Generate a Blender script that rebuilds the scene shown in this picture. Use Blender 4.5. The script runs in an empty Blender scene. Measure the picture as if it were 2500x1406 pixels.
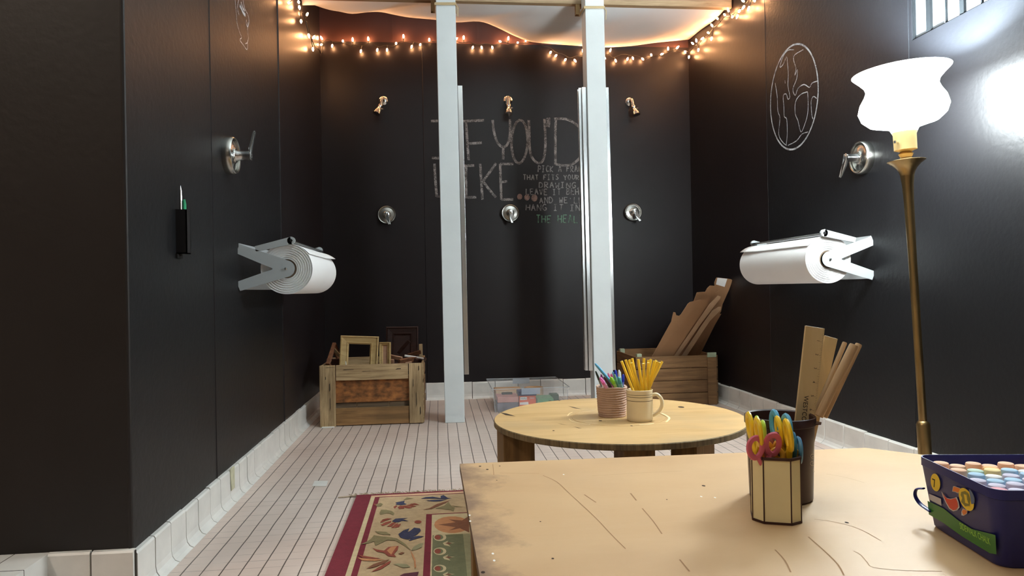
import bpy, bmesh, math, random
from mathutils import Vector, Matrix
random.seed(7)
sc = bpy.context.scene
COL = sc.collection
PI = math.pi

# ------------------------------------------------------------------ camera
F_PX, YAW, PITCH, ROLL, CAM_H = 1728.7, 0.1037, 0.0020, -0.0179, 0.7158
fw = Vector((math.sin(YAW)*math.cos(PITCH), math.cos(YAW)*math.cos(PITCH), math.sin(PITCH)))
r0 = Vector((math.cos(YAW), -math.sin(YAW), 0)); u0 = r0.cross(fw)
rt = r0*math.cos(ROLL) + u0*math.sin(ROLL); up = -r0*math.sin(ROLL) + u0*math.cos(ROLL)
CAM = Vector((0, 0, CAM_H))
cd = bpy.data.cameras.new('camera'); cam = bpy.data.objects.new('camera', cd); COL.objects.link(cam)
cd.sensor_width = 36; cd.lens = F_PX*36/2500; cd.clip_start = 0.02
M = Matrix((rt, up, -fw)).transposed().to_4x4(); M.translation = CAM
cam.matrix_world = M; sc.camera = cam

# ------------------------------------------------------------------ colour management, world, room lights
sc.view_settings.view_transform = 'Standard'; sc.view_settings.look = 'None'
sc.view_settings.exposure = 0.0; sc.view_settings.gamma = 1; sc.view_settings.use_curve_mapping = False
w = bpy.data.worlds.new('world'); sc.world = w; w.use_nodes = True
w.node_tree.nodes['Background'].inputs[0].default_value = (0.80, 0.92, 1.0, 1)
w.node_tree.nodes['Background'].inputs[1].default_value = 7.0

LAMP_BULB = 540.0      # W, bulb in the floor lamp
SHADE_EMIT = 104.0
STRING_EMIT = 170.0
FILL_LEFT, FILL_BACK = 30.0, 3.0      # added fill lights, out of view in the front room

# ------------------------------------------------------------------ points from sight lines on known planes
D, XL, XR, YC, HB = 4.6877, -0.7364, 1.7305, 1.7704, 0.1107
CEIL = 2.75
def ray(px, py): return rt*((px-1250)/F_PX) - up*((py-703)/F_PX) + fw
def onX(px, py, X): d = ray(px, py); return CAM + d*(X/d.x)
def onY(px, py, Y): d = ray(px, py); return CAM + d*(Y/d.y)
def onZ(px, py, Z): d = ray(px, py); return CAM + d*((Z-CAM_H)/d.z)
def onP(px, py, P, n): d = ray(px, py); return CAM + d*((P-CAM).dot(n)/d.dot(n))
def V(*a): return Vector(a)
def s2l(c): return tuple((x/255/12.92 if x/255 <= .04045 else ((x/255+.055)/1.055)**2.4) for x in c)

# ------------------------------------------------------------------ materials
def mat(name, rgb, rough=.5, metal=0, var=.0, vscale=8, bump=0, bscale=60, emit=None, estr=0, alpha=1, trans=0, ior=1.45, spec=.5, coat=0, sss=0, stretch=None):
    m = bpy.data.materials.new(name); m.use_nodes = True
    nt = m.node_tree; b = nt.nodes['Principled BSDF']; c = s2l(rgb)
    b.inputs['Base Color'].default_value = (*c, 1); b.inputs['Roughness'].default_value = rough
    b.inputs['Metallic'].default_value = metal; b.inputs['Alpha'].default_value = alpha
    b.inputs['Transmission Weight'].default_value = trans; b.inputs['IOR'].default_value = ior
    b.inputs['Specular IOR Level'].default_value = spec; b.inputs['Coat Weight'].default_value = coat
    if emit: b.inputs['Emission Color'].default_value = (*emit, 1); b.inputs['Emission Strength'].default_value = estr
    if var or bump:
        tc = nt.nodes.new('ShaderNodeTexCoord'); mp = nt.nodes.new('ShaderNodeMapping')
        nt.links.new(tc.outputs['Object'], mp.inputs[0])
        if stretch: mp.inputs['Scale'].default_value = stretch
    if var:
        n = nt.nodes.new('ShaderNodeTexNoise'); n.inputs['Scale'].default_value = vscale; n.inputs['Detail'].default_value = 6
        nt.links.new(mp.outputs[0], n.inputs['Vector'])
        r = nt.nodes.new('ShaderNodeValToRGB'); r.color_ramp.elements[0].position = .3; r.color_ramp.elements[1].position = .7
        r.color_ramp.elements[0].color = (*[max(0, x*(1-var)) for x in c], 1); r.color_ramp.elements[1].color = (*[min(1, x*(1+var)) for x in c], 1)
        nt.links.new(n.outputs[0], r.inputs[0]); nt.links.new(r.outputs[0], b.inputs['Base Color'])
    if bump:
        n2 = nt.nodes.new('ShaderNodeTexNoise'); n2.inputs['Scale'].default_value = bscale; n2.inputs['Detail'].default_value = 3
        nt.links.new(mp.outputs[0], n2.inputs['Vector'])
        bp = nt.nodes.new('ShaderNodeBump'); bp.inputs['Strength'].default_value = bump; bp.inputs['Distance'].default_value = .003
        nt.links.new(n2.outputs[0], bp.inputs['Height']); nt.links.new(bp.outputs[0], b.inputs['Normal'])
    return m
def wood(name, light, dark, axis='x', scale=14, rough=.6, stain=None, stain_amt=.5, long=14.0, contrast=(.35, .68)):
    """grain stretched along an axis, with blotchy stains that belong to the board"""
    m = bpy.data.materials.new(name); m.use_nodes = True; nt = m.node_tree; b = nt.nodes['Principled BSDF']
    tc = nt.nodes.new('ShaderNodeTexCoord'); mp = nt.nodes.new('ShaderNodeMapping')
    nt.links.new(tc.outputs['Object'], mp.inputs[0])
    mp.inputs['Scale'].default_value = {'x': (1, long, long), 'y': (long, 1, long), 'z': (long, long, 1)}[axis]
    n = nt.nodes.new('ShaderNodeTexNoise'); n.inputs['Scale'].default_value = scale/4; n.inputs['Detail'].default_value = 9; n.inputs['Roughness'].default_value = .65
    n.inputs['Distortion'].default_value = .6
    nt.links.new(mp.outputs[0], n.inputs['Vector'])
    r = nt.nodes.new('ShaderNodeValToRGB')
    r.color_ramp.elements[0].position, r.color_ramp.elements[1].position = contrast
    r.color_ramp.elements[0].color = (*s2l(dark), 1); r.color_ramp.elements[1].color = (*s2l(light), 1)
    nt.links.new(n.outputs[0], r.inputs[0]); out = r.outputs[0]
    if stain:
        n3 = nt.nodes.new('ShaderNodeTexNoise'); n3.inputs['Scale'].default_value = 3.2; n3.inputs['Detail'].default_value = 5
        nt.links.new(tc.outputs['Object'], n3.inputs['Vector'])
        r3 = nt.nodes.new('ShaderNodeValToRGB'); r3.color_ramp.elements[0].position = .47; r3.color_ramp.elements[1].position = .72
        r3.color_ramp.elements[0].color = (0, 0, 0, 1); r3.color_ramp.elements[1].color = (stain_amt,)*3+(1,)
        nt.links.new(n3.outputs[0], r3.inputs[0])
        mx = nt.nodes.new('ShaderNodeMixRGB'); mx.inputs[2].default_value = (*s2l(stain), 1)
        nt.links.new(r3.outputs[0], mx.inputs[0]); nt.links.new(out, mx.inputs[1]); out = mx.outputs[0]
    nt.links.new(out, b.inputs['Base Color']); b.inputs['Roughness'].default_value = rough
    bp = nt.nodes.new('ShaderNodeBump'); bp.inputs['Strength'].default_value = .25; bp.inputs['Distance'].default_value = .002
    nt.links.new(n.outputs[0], bp.inputs['Height']); nt.links.new(bp.outputs[0], b.inputs['Normal'])
    return m
def chalk_mat(name, rgb, cover=.5, lo=.45):
    m = bpy.data.materials.new(name); m.use_nodes = True; nt = m.node_tree; b = nt.nodes['Principled BSDF']
    b.inputs['Base Color'].default_value = (*s2l(rgb), 1); b.inputs['Roughness'].default_value = 1; b.inputs['Specular IOR Level'].default_value = 0
    tc = nt.nodes.new('ShaderNodeTexCoord'); n = nt.nodes.new('ShaderNodeTexNoise'); n.inputs['Scale'].default_value = 260; n.inputs['Detail'].default_value = 3
    nt.links.new(tc.outputs['Object'], n.inputs['Vector'])
    n2 = nt.nodes.new('ShaderNodeTexNoise'); n2.inputs['Scale'].default_value = 22; n2.inputs['Detail'].default_value = 3
    nt.links.new(tc.outputs['Object'], n2.inputs['Vector'])
    ad = nt.nodes.new('ShaderNodeMath'); ad.operation = 'ADD'; nt.links.new(n.outputs[0], ad.inputs[0]); nt.links.new(n2.outputs[0], ad.inputs[1])
    r = nt.nodes.new('ShaderNodeMapRange'); r.inputs[1].default_value = .8; r.inputs[2].default_value = 1.2
    r.inputs[3].default_value = cover*lo; r.inputs[4].default_value = min(1, cover*1.5)
    nt.links.new(ad.outputs[0], r.inputs[0]); nt.links.new(r.outputs[0], b.inputs['Alpha'])
    return m
def wall_mat(name, rgb, rough, dust, bump, bscale):
    m = mat(name, rgb, rough=rough, bump=bump, bscale=bscale, spec=.38); nt = m.node_tree; b = nt.nodes['Principled BSDF']
    tc = nt.nodes.new('ShaderNodeTexCoord'); n = nt.nodes.new('ShaderNodeTexNoise'); n.inputs['Scale'].default_value = 1.6; n.inputs['Detail'].default_value = 7; n.inputs['Roughness'].default_value = .6
    nt.links.new(tc.outputs['Object'], n.inputs['Vector'])
    r = nt.nodes.new('ShaderNodeValToRGB'); r.color_ramp.elements[0].position = .45; r.color_ramp.elements[1].position = .8
    c = s2l(rgb); r.color_ramp.elements[0].color = (*c, 1); r.color_ramp.elements[1].color = (*[x+dust for x in c], 1)
    nt.links.new(n.outputs[0], r.inputs[0]); nt.links.new(r.outputs[0], b.inputs['Base Color'])
    return m
def tile_mat():
    m = bpy.data.materials.new('floor_tile'); m.use_nodes = True; nt = m.node_tree; b = nt.nodes['Principled BSDF']
    L = nt.links.new
    tc = nt.nodes.new('ShaderNodeTexCoord'); sp = nt.nodes.new('ShaderNodeSeparateXYZ'); L(tc.outputs['Object'], sp.inputs[0])
    nz = nt.nodes.new('ShaderNodeTexNoise'); nz.inputs['Scale'].default_value = 5; nz.inputs['Detail'].default_value = 4; L(tc.outputs['Object'], nz.inputs['Vector'])
    wob = nt.nodes.new('ShaderNodeMath'); wob.operation = 'MULTIPLY_ADD'; L(nz.outputs[0], wob.inputs[0]); wob.inputs[1].default_value = .006; wob.inputs[2].default_value = 0
    def line(axis, half, off):
        a = nt.nodes.new('ShaderNodeMath'); a.operation = 'ADD'; L(sp.outputs[axis], a.inputs[0]); L(wob.outputs[0], a.inputs[1])
        o = nt.nodes.new('ShaderNodeMath'); o.operation = 'ADD'; L(a.outputs[0], o.inputs[0]); o.inputs[1].default_value = off
        p = nt.nodes.new('ShaderNodeMath'); p.operation = 'PINGPONG'; L(o.outputs[0], p.inputs[0]); p.inputs[1].default_value = .0252
        q = nt.nodes.new('ShaderNodeMapRange'); L(p.outputs[0], q.inputs[0]); q.inputs[1].default_value = half*.6; q.inputs[2].default_value = half
        q.inputs[3].default_value = 1; q.inputs[4].default_value = 0
        return q.outputs[0]
    lx = line(0, .0020, .012); ly = line(1, .0011, .0)
    n3 = nt.nodes.new('ShaderNodeTexNoise'); n3.inputs['Scale'].default_value = 9; L(tc.outputs['Object'], n3.inputs['Vector'])
    f3 = nt.nodes.new('ShaderNodeMapRange'); L(n3.outputs[0], f3.inputs[0]); f3.inputs[1].default_value = .42; f3.inputs[2].default_value = .62; f3.inputs[3].default_value = .12; f3.inputs[4].default_value = .75
    ly2 = nt.nodes.new('ShaderNodeMath'); ly2.operation = 'MULTIPLY'; L(ly, ly2.inputs[0]); L(f3.outputs[0], ly2.inputs[1])
    lx2 = nt.nodes.new('ShaderNodeMath'); lx2.operation = 'MULTIPLY'; L(lx, lx2.inputs[0]); lx2.inputs[1].default_value = .92
    mxx = nt.nodes.new('ShaderNodeMath'); mxx.operation = 'MAXIMUM'; L(lx2.outputs[0], mxx.inputs[0]); L(ly2.outputs[0], mxx.inputs[1])
    n4 = nt.nodes.new('ShaderNodeTexNoise'); n4.inputs['Scale'].default_value = 2.2; n4.inputs['Detail'].default_value = 8; L(tc.outputs['Object'], n4.inputs['Vector'])
    r = nt.nodes.new('ShaderNodeValToRGB'); L(n4.outputs[0], r.inputs[0]); r.color_ramp.elements[0].position = .3; r.color_ramp.elements[1].position = .7
    r.color_ramp.elements[0].color = (*s2l((200, 180, 168)), 1); r.color_ramp.elements[1].color = (*s2l((218, 202, 191)), 1)
    mc = nt.nodes.new('ShaderNodeMixRGB'); L(mxx.outputs[0], mc.inputs[0]); L(r.outputs[0], mc.inputs[1]); mc.inputs[2].default_value = (*s2l((58, 46, 38)), 1)
    L(mc.outputs[0], b.inputs['Base Color']); b.inputs['Roughness'].default_value = .45
    bp = nt.nodes.new('ShaderNodeBump'); bp.invert = True; bp.inputs['Strength'].default_value = .4; bp.inputs['Distance'].default_value = .002
    L(mxx.outputs[0], bp.inputs['Height']); L(bp.outputs[0], b.inputs['Normal'])
    return m

m_entry = wall_mat('lit_black_paint', (36, 31, 29), .52, .006, .25, 55)  # copy of the black paint, lightened and browned for warm light on the entry wall
m_black = wall_mat('black_wall_paint', (21, 21, 23.5), .44, .003, .25, 55)
m_gloss = wall_mat('black_glossy_panel', (26, 20, 22), .42, .004, .12, 30)
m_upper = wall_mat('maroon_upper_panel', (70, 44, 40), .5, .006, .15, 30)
m_floor = tile_mat()
m_base = mat('white_glazed_tile', (226, 223, 217), .28, var=.08, vscale=12)
m_grout = mat('dark_grout', (48, 40, 32), .9)
m_ceil = mat('ceiling_paint', (205, 203, 198), .9)
m_room = mat('front_room_paint', (150, 142, 130), .9)
m_post = mat('white_painted_wood', (210, 214, 214), .5, var=.04, vscale=6, bump=.15, bscale=30)
m_chrome = mat('chrome', (216, 216, 214), .17, 1)
m_satin = mat('satin_chrome', (186, 184, 178), .24, 1)
m_alu = mat('brushed_aluminium', (222, 224, 224), .26, 1)
m_steel = mat('scissor_steel', (190, 190, 192), .25, 1)
m_grey = mat('grey_enamel', (174, 179, 181), .42)
m_paper = mat('white_paper', (236, 236, 236), .8, var=.02, vscale=4)
m_core = mat('cardboard_core', (120, 102, 84), .9)
m_dark = mat('dark_gap', (16, 14, 14), .9)
m_brass = mat('aged_brass', (166, 140, 96), .34, 1, var=.18, vscale=9)
m_sock = mat('brass_socket', (192, 164, 112), .4, .85)
m_shade = mat('opal_glass_shade', (245, 248, 250), .25, emit=(.90, .985, 1.0), estr=SHADE_EMIT)
m_bulb = mat('string_bulb_glass', (255, 220, 170), .2, emit=(1.0, .46, .19), estr=STRING_EMIT)
m_wire = mat('green_black_wire', (38, 34, 26), .5)
m_sheet = mat('white_fabric', (240, 240, 240), .95, var=.03, vscale=3, bump=.3, bscale=5)
m_beam = wood('beam_wood', (176, 150, 116), (132, 106, 76), 'x', 14)
m_twine = mat('jute_twine', (190, 168, 130), .9, bump=.5, bscale=200)
m_ply = wood('spool_plywood', (212, 178, 126), (180, 142, 90), 'x', 9, .5, (150, 134, 108), .6, long=9, contrast=(.25, .8))
m_plyedge = wood('plywood_edge', (150, 128, 92), (96, 80, 56), 'z', 20, .8)
m_hard = wood('hardboard_top', (206, 172, 130), (196, 158, 114), 'x', 7, .5, (170, 134, 98), .35, long=3, contrast=(.2, .8))
def edge_dirt(m, x_edge, width, rgb):
    """grime worn into the board along its left edge"""
    nt = m.node_tree; L = nt.links.new; b = nt.nodes['Principled BSDF']; src = b.inputs['Base Color'].links[0].from_socket
    tc = nt.nodes.new('ShaderNodeTexCoord'); sp = nt.nodes.new('ShaderNodeSeparateXYZ'); L(tc.outputs['Object'], sp.inputs[0])
    mr = nt.nodes.new('ShaderNodeMapRange'); L(sp.outputs[0], mr.inputs[0]); mr.inputs[1].default_value = x_edge; mr.inputs[2].default_value = x_edge+width; mr.inputs[3].default_value = .30; mr.inputs[4].default_value = -.22
    n = nt.nodes.new('ShaderNodeTexNoise'); n.inputs['Scale'].default_value = 9; n.inputs['Detail'].default_value = 9; n.inputs['Roughness'].default_value = .7; L(tc.outputs['Object'], n.inputs['Vector'])
    ad = nt.nodes.new('ShaderNodeMath'); ad.operation = 'ADD'; L(mr.outputs[0], ad.inputs[0]); L(n.outputs[0], ad.inputs[1])
    m2 = nt.nodes.new('ShaderNodeMapRange'); L(ad.outputs[0], m2.inputs[0]); m2.inputs[1].default_value = .52; m2.inputs[2].default_value = .82; m2.inputs[3].default_value = 0; m2.inputs[4].default_value = .75
    mx = nt.nodes.new('ShaderNodeMixRGB'); L(m2.outputs[0], mx.inputs[0]); L(src, mx.inputs[1]); mx.inputs[2].default_value = (*s2l(rgb), 1); L(mx.outputs[0], b.inputs['Base Color'])
edge_dirt(m_hard, -.53, .13, (104, 80, 70))
m_hedge = mat('worn_board_edge', (112, 92, 74), .9, var=.3, vscale=30)
m_stain = chalk_mat('dirt_smear', (88, 68, 60), .42)
m_mark = mat('dark_scratch', (156, 120, 86), .9)
m_hole = mat('dark_hole', (52, 36, 22), .9)
m_chip = mat('pale_chipped_wood', (236, 214, 168), .8)
m_leg = wood('dark_post_wood', (156, 122, 76), (104, 78, 46), 'z', 10, .7)
m_crate = wood('weathered_board', (198, 168, 126), (138, 110, 76), 'x', 16, .8, (92, 74, 50), .6)
m_cratev = wood('weathered_board_upright', (200, 170, 128), (128, 102, 70), 'z', 16, .8, (92, 74, 50), .6)
m_slat = wood('grey_brown_slat', (120, 100, 78), (84, 68, 52), 'x', 14, .8)
m_brail = wood('brown_rail', (168, 124, 78), (118, 86, 50), 'x', 14, .8, (98, 74, 46), .6)
m_osb = mat('strand_board', (134, 84, 42), .7, var=.62, vscale=30, stretch=(1, 1, 1.6))
m_knot = mat('knot_dark', (54, 42, 28), .9)
m_mint = mat('mint_painted_end', (168, 178, 150), .8, var=.2, vscale=20)
m_cboard = mat('corrugated_cardboard', (158, 118, 84), .9, var=.08, vscale=7)
m_cboard2 = mat('pale_cardboard_edge', (198, 164, 130), .9, var=.1, vscale=9)
m_white = mat('white_plain', (236, 234, 230), .7)
m_cream = wood('cream_frame_wood', (196, 168, 116), (166, 134, 84), 'x', 12, .6)
m_brownf = wood('brown_frame_wood', (140, 92, 60), (92, 54, 36), 'x', 12, .6)
m_redf = wood('dark_red_frame_wood', (76, 42, 33), (48, 27, 22), 'x', 12, .6)
m_pinkw = wood('pale_pink_wood', (186, 148, 122), (158, 118, 92), 'x', 12, .7)
m_clear = mat('clear_plastic', (235, 238, 240), .08, alpha=.12, spec=.6)
m_ruler = wood('ruler_wood', (214, 188, 142), (196, 166, 118), 'z', 8, .45, contrast=(.2, .8))
m_dowel = wood('dowel_wood', (204, 174, 134), (168, 134, 96), 'z', 10, .6)
m_ink = mat('black_ink', (22, 18, 18), .8)
m_can = mat('dark_brown_plastic', (58, 34, 32), .32, spec=.5)
m_print = mat('pale_print', (186, 168, 146), .7)
m_rope = mat('pink_beige_rope', (186, 156, 138), .9, var=.1, vscale=40, bump=.5, bscale=220)
m_mug = mat('cream_stoneware', (226, 210, 176), .22, var=.03, vscale=10)
m_pencil = mat('yellow_lacquer', (240, 198, 58), .35)
m_pwood = mat('pencil_end_wood', (242, 216, 120), .7)
m_vinyl = mat('cream_vinyl', (228, 214, 168), .5, var=.03, vscale=20)
m_trimb = mat('brown_edging', (58, 28, 22), .5)
m_bucket = mat('blue_plastic', (32, 36, 106), .42, var=.05, vscale=5)
m_green = mat('green_label', (40, 112, 38), .4)
m_yel = mat('yellow_label', (228, 196, 44), .45)
m_red = mat('red_label', (206, 58, 28), .45)
m_orange = mat('orange_label', (222, 122, 44), .45)
m_lilac = mat('pale_label', (188, 184, 192), .5)
m_olive = mat('olive_print', (128, 120, 46), .5)
m_lime = mat('lime_print', (160, 214, 84), .5)

# ------------------------------------------------------------------ mesh helpers
class MB:
    def __init__(s): s.bm = bmesh.new(); s.mi = 0
    def face(s, pts, mi=None):
        vs = [s.bm.verts.new(p) for p in pts]
        try: f = s.bm.faces.new(vs); f.material_index = s.mi if mi is None else mi; return f
        except ValueError: return None
    def box(s, a, b, R=None, c=None):
        a, b = Vector(a), Vector(b)
        P = [V(x, y, z) for z in (a.z, b.z) for y in (a.y, b.y) for x in (a.x, b.x)]
        if R is not None: c = Vector(c) if c is not None else (a+b)/2; P = [R @ (p-c)+c for p in P]
        vs = [s.bm.verts.new(p) for p in P]
        for q in ((0, 2, 3, 1), (4, 5, 7, 6), (0, 1, 5, 4), (2, 6, 7, 3), (0, 4, 6, 2), (1, 3, 7, 5)):
            s.bm.faces.new([vs[i] for i in q]).material_index = s.mi
        return s
    def bar(s, p0, p1, w, t, side=V(0, 1, 0)):
        """straight bar with rectangular section; w across, t along 'side'"""
        p0, p1 = Vector(p0), Vector(p1); d = (p1-p0).normalized(); n = (side - d*side.dot(d)).normalized(); x = d.cross(n)
        vs = [s.bm.verts.new(p + x*(w/2*i) + n*(t/2*j)) for p in (p0, p1) for i, j in ((-1, -1), (1, -1), (1, 1), (-1, 1))]
        for q in ((0, 3, 2, 1), (4, 5, 6, 7), (0, 1, 5, 4), (1, 2, 6, 5), (2, 3, 7, 6), (3, 0, 4, 7)):
            s.bm.faces.new([vs[i] for i in q]).material_index = s.mi
        return s
    def tube(s, pts, r, n=8, close=False, rs=None, caps=True, flat=1.0):
        pts = [Vector(p) for p in pts]; rings = []; N = len(pts); prev = None
        for i, p in enumerate(pts):
            if close: d = pts[(i+1) % N]-pts[i-1]
            else: d = pts[min(i+1, N-1)]-pts[max(i-1, 0)]
            d.normalize()
            if prev is None:
                a = V(0, 0, 1) if abs(d.z) < .9 else V(1, 0, 0); x = d.cross(a).normalized()
            else: x = (prev - d*prev.dot(d)).normalized()
            prev = x; y = d.cross(x); rr = rs[i] if rs else r
            rings.append([s.bm.verts.new(p + x*(rr*math.cos(2*PI*k/n)) + y*(rr*flat*math.sin(2*PI*k/n))) for k in range(n)])
        for i in range(N if close else N-1):
            A, B = rings[i], rings[(i+1) % N]
            for k in range(n): s.bm.faces.new((A[k], A[(k+1) % n], B[(k+1) % n], B[k])).material_index = s.mi
        if caps and not close:
            s.bm.faces.new(rings[0][::-1]).material_index = s.mi; s.bm.faces.new(rings[-1]).material_index = s.mi
        return s
    def lathe(s, prof, o=V(0, 0, 0), ax=V(0, 0, 1), n=32, mis=None, cap=True):
        """prof: list of (radius, height along axis)"""
        o = Vector(o); ax = Vector(ax).normalized(); a = V(1, 0, 0) if abs(ax.x) < .9 else V(0, 1, 0)
        x = (a-ax*a.dot(ax)).normalized(); y = ax.cross(x); rings = []
        for r, h in prof:
            rings.append([s.bm.verts.new(o+ax*h+(x*math.cos(2*PI*k/n)+y*math.sin(2*PI*k/n))*max(r, 1e-5)) for k in range(n)])
        for i in range(len(prof)-1):
            A, B = rings[i], rings[i+1]
            for k in range(n): s.bm.faces.new((A[k], A[(k+1) % n], B[(k+1) % n], B[k])).material_index = mis[i] if mis else s.mi
        if cap:
            if prof[0][0] > 1e-4: s.bm.faces.new(rings[0][::-1]).material_index = mis[0] if mis else s.mi
            if prof[-1][0] > 1e-4: s.bm.faces.new(rings[-1]).material_index = mis[-1] if mis else s.mi
        return s
    def slab(s, pts, thick, mi_side=None):
        """polygon (3D points) given a thickness vector"""
        pts = [Vector(p) for p in pts]; t = Vector(thick); N = len(pts)
        A = [s.bm.verts.new(p) for p in pts]; B = [s.bm.verts.new(p+t) for p in pts]
        f = s.bm.faces.new(A[::-1]); f.material_index = s.mi; f = s.bm.faces.new(B); f.material_index = s.mi
        for i in range(N):
            f = s.bm.faces.new((A[i], A[(i+1) % N], B[(i+1) % N], B[i])); f.material_index = s.mi if mi_side is None else mi_side
        return s
    def ribbon(s, pts, w, n, close=False):
        """flat stroke of width w lying in the plane with normal n"""
        pts = [Vector(p) for p in pts]; n = Vector(n); N = len(pts)
        if N < 2: return s
        L, R = [], []
        for i, p in enumerate(pts):
            d = (pts[(i+1) % N]-pts[i-1]) if close else (pts[min(i+1, N-1)]-pts[max(i-1, 0)])
            x = n.cross(d).normalized()*(w/2)
            L.append(s.bm.verts.new(p+x)); R.append(s.bm.verts.new(p-x))
        for i in range(N if close else N-1):
            j = (i+1) % N
            try: s.bm.faces.new((L[i], R[i], R[j], L[j])).material_index = s.mi
            except ValueError: pass
        return s
    def grid(s, rows):
        vs = [[s.bm.verts.new(p) for p in r] for r in rows]
        for i in range(len(vs)-1):
            for j in range(len(vs[0])-1):
                s.bm.faces.new((vs[i][j], vs[i][j+1], vs[i+1][j+1], vs[i+1][j])).material_index = s.mi
        return s
    def build(s, name, mats, parent=None, smooth=False, local=False, bevel=0, weld=False):
        if not isinstance(mats, (list, tuple)): mats = [mats]
        if weld: bmesh.ops.remove_doubles(s.bm, verts=s.bm.verts, dist=1e-6)
        bmesh.ops.recalc_face_normals(s.bm, faces=s.bm.faces)
        org = V(0, 0, 0)
        if parent is not None:
            if not local:
                q = parent
                while q is not None: org = org+q.location; q = q.parent
        elif not local:
            xs = [v.co for v in s.bm.verts]
            org = V((min(v.x for v in xs)+max(v.x for v in xs))/2, (min(v.y for v in xs)+max(v.y for v in xs))/2, min(v.z for v in xs))
        bmesh.ops.translate(s.bm, verts=s.bm.verts, vec=-org)
        me = bpy.data.meshes.new(name); s.bm.to_mesh(me); s.bm.free()
        for m in mats: me.materials.append(m)
        o = bpy.data.objects.new(name, me); COL.objects.link(o)
        if parent is not None: o.parent = parent
        elif not local: o.location = org
        if smooth:
            for p in me.polygons: p.use_smooth = True
            try: me.set_sharp_from_angle(angle=math.radians(38))
            except Exception: pass
        if bevel:
            md = o.modifiers.new('bevel', 'BEVEL'); md.width = bevel; md.segments = 2; md.limit_method = 'ANGLE'
        return o
def tag(o, label=None, cat=None, group=None, kind=None):
    if label: o['label'] = label
    if cat: o['category'] = cat
    if group: o['group'] = group
    if kind: o['kind'] = kind
    return o
def thing(name, label, cat, loc, group=None):
    o = bpy.data.objects.new(name, None); o.empty_display_size = .05; COL.objects.link(o); o.location = loc
    return tag(o, label, cat, group)
def dup(root, loc, rot=None, label=None, group=None):
    r = root.copy(); COL.objects.link(r); r.location = loc
    if rot is not None: r.rotation_euler = rot
    if label: r['label'] = label
    if group: r['group'] = group
    for ch in list(root.children):
        c = ch.copy(); COL.objects.link(c); c.parent = r
        for g in list(ch.children):
            d = g.copy(); COL.objects.link(d); d.parent = c
    return r
def struct(o, label=None):
    o['kind'] = 'structure'
    if label: o['label'] = label
    return o
def text_polys(txt, size):
    cu = bpy.data.curves.new('lettering', 'FONT'); cu.body = txt; cu.size = size; cu.align_x = 'LEFT'; cu.resolution_u = 3
    ob = bpy.data.objects.new('lettering', cu); COL.objects.link(ob)
    bpy.context.view_layer.update()
    me = ob.evaluated_get(bpy.context.evaluated_depsgraph_get()).to_mesh()
    vs = [v.co.copy() for v in me.vertices]; fs = [list(p.vertices) for p in me.polygons]
    ob.evaluated_get(bpy.context.evaluated_depsgraph_get()).to_mesh_clear()
    bpy.data.objects.remove(ob); bpy.data.curves.remove(cu)
    return vs, fs
def add_text(mb, txt, size, o, xd, yd, mi, width=None):
    vs, fs = text_polys(txt, size); o, xd, yd = Vector(o), Vector(xd).normalized(), Vector(yd).normalized()
    k = 1
    if width: k = width/max(1e-6, max(v.x for v in vs)-min(v.x for v in vs))
    nv = [mb.bm.verts.new(o+xd*(v.x*k)+yd*v.y) for v in vs]
    for f in fs:
        try: mb.bm.faces.new([nv[i] for i in f]).material_index = mi
        except ValueError: pass
def smooth_path(pts, k=4):
    """Catmull-Rom through the points"""
    P = [Vector(p) for p in pts]; out = []
    for i in range(len(P)-1):
        a, b, c, d = P[max(i-1, 0)], P[i], P[i+1], P[min(i+2, len(P)-1)]
        for j in range(k):
            t = j/k
            out.append(.5*((2*b)+(c-a)*t+(2*a-5*b+4*c-d)*t*t+(3*b-a-3*c+d)*t**3))
    out.append(P[-1]); return out

# ================================================================== THE ROOM
mb = MB(); mb.box((-3.2, -2.6, -.06), (1.86, 4.82, 0)); floor = struct(mb.build('floor', m_floor, local=True))
mb = MB(); mb.slab([onZ(x, y, .0006) for x, y in ((762, 1187), (797, 1187), (801, 1174), (768, 1174))], (0, 0, .0008)); mb.build('floor_cover', m_base, floor)
mb = MB(); mb.box((-3.2, -2.6, CEIL), (1.86, 4.82, CEIL+.06)); struct(mb.build('ceiling', m_ceil))
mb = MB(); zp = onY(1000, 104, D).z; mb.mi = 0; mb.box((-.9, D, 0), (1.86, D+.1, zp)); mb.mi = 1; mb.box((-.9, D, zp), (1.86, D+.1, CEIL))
mb.mi = 0; xs_ = onY(1037, 500, D).x; mb.tube([(xs_, D, .1), (xs_, D, zp)], .003, 6); mb.mi = 1
for px_ in (955, 1165): xs_ = onY(px_, 75, D).x; mb.box((xs_, D-.003, zp), (xs_+.012, D+.01, CEIL))
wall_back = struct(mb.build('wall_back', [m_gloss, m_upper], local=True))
# left wall: painted block outside the alcove, glossy panel inside, joint bead between
mb = MB(); mb.mi = 0; mb.box((-.88, YC, 0), (XL, 3.45, CEIL)); mb.mi = 1; mb.box((-.88, 3.45, 0), (XL+.0004, D+.1, CEIL))
mb.mi = 1; mb.tube([(XL, 3.45, .1), (XL, 3.45, CEIL)], .0045, 8); mb.tube([(XL, 2.425, .1), (XL, 2.425, CEIL)], .0022, 6)
wall_left = struct(mb.build('wall_left', [m_black, m_gloss], local=True))
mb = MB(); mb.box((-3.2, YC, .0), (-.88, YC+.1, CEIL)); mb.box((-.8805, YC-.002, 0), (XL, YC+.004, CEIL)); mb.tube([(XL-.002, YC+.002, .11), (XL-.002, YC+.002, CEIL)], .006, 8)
struct(mb.build('wall_entry', m_entry, local=True))
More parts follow.
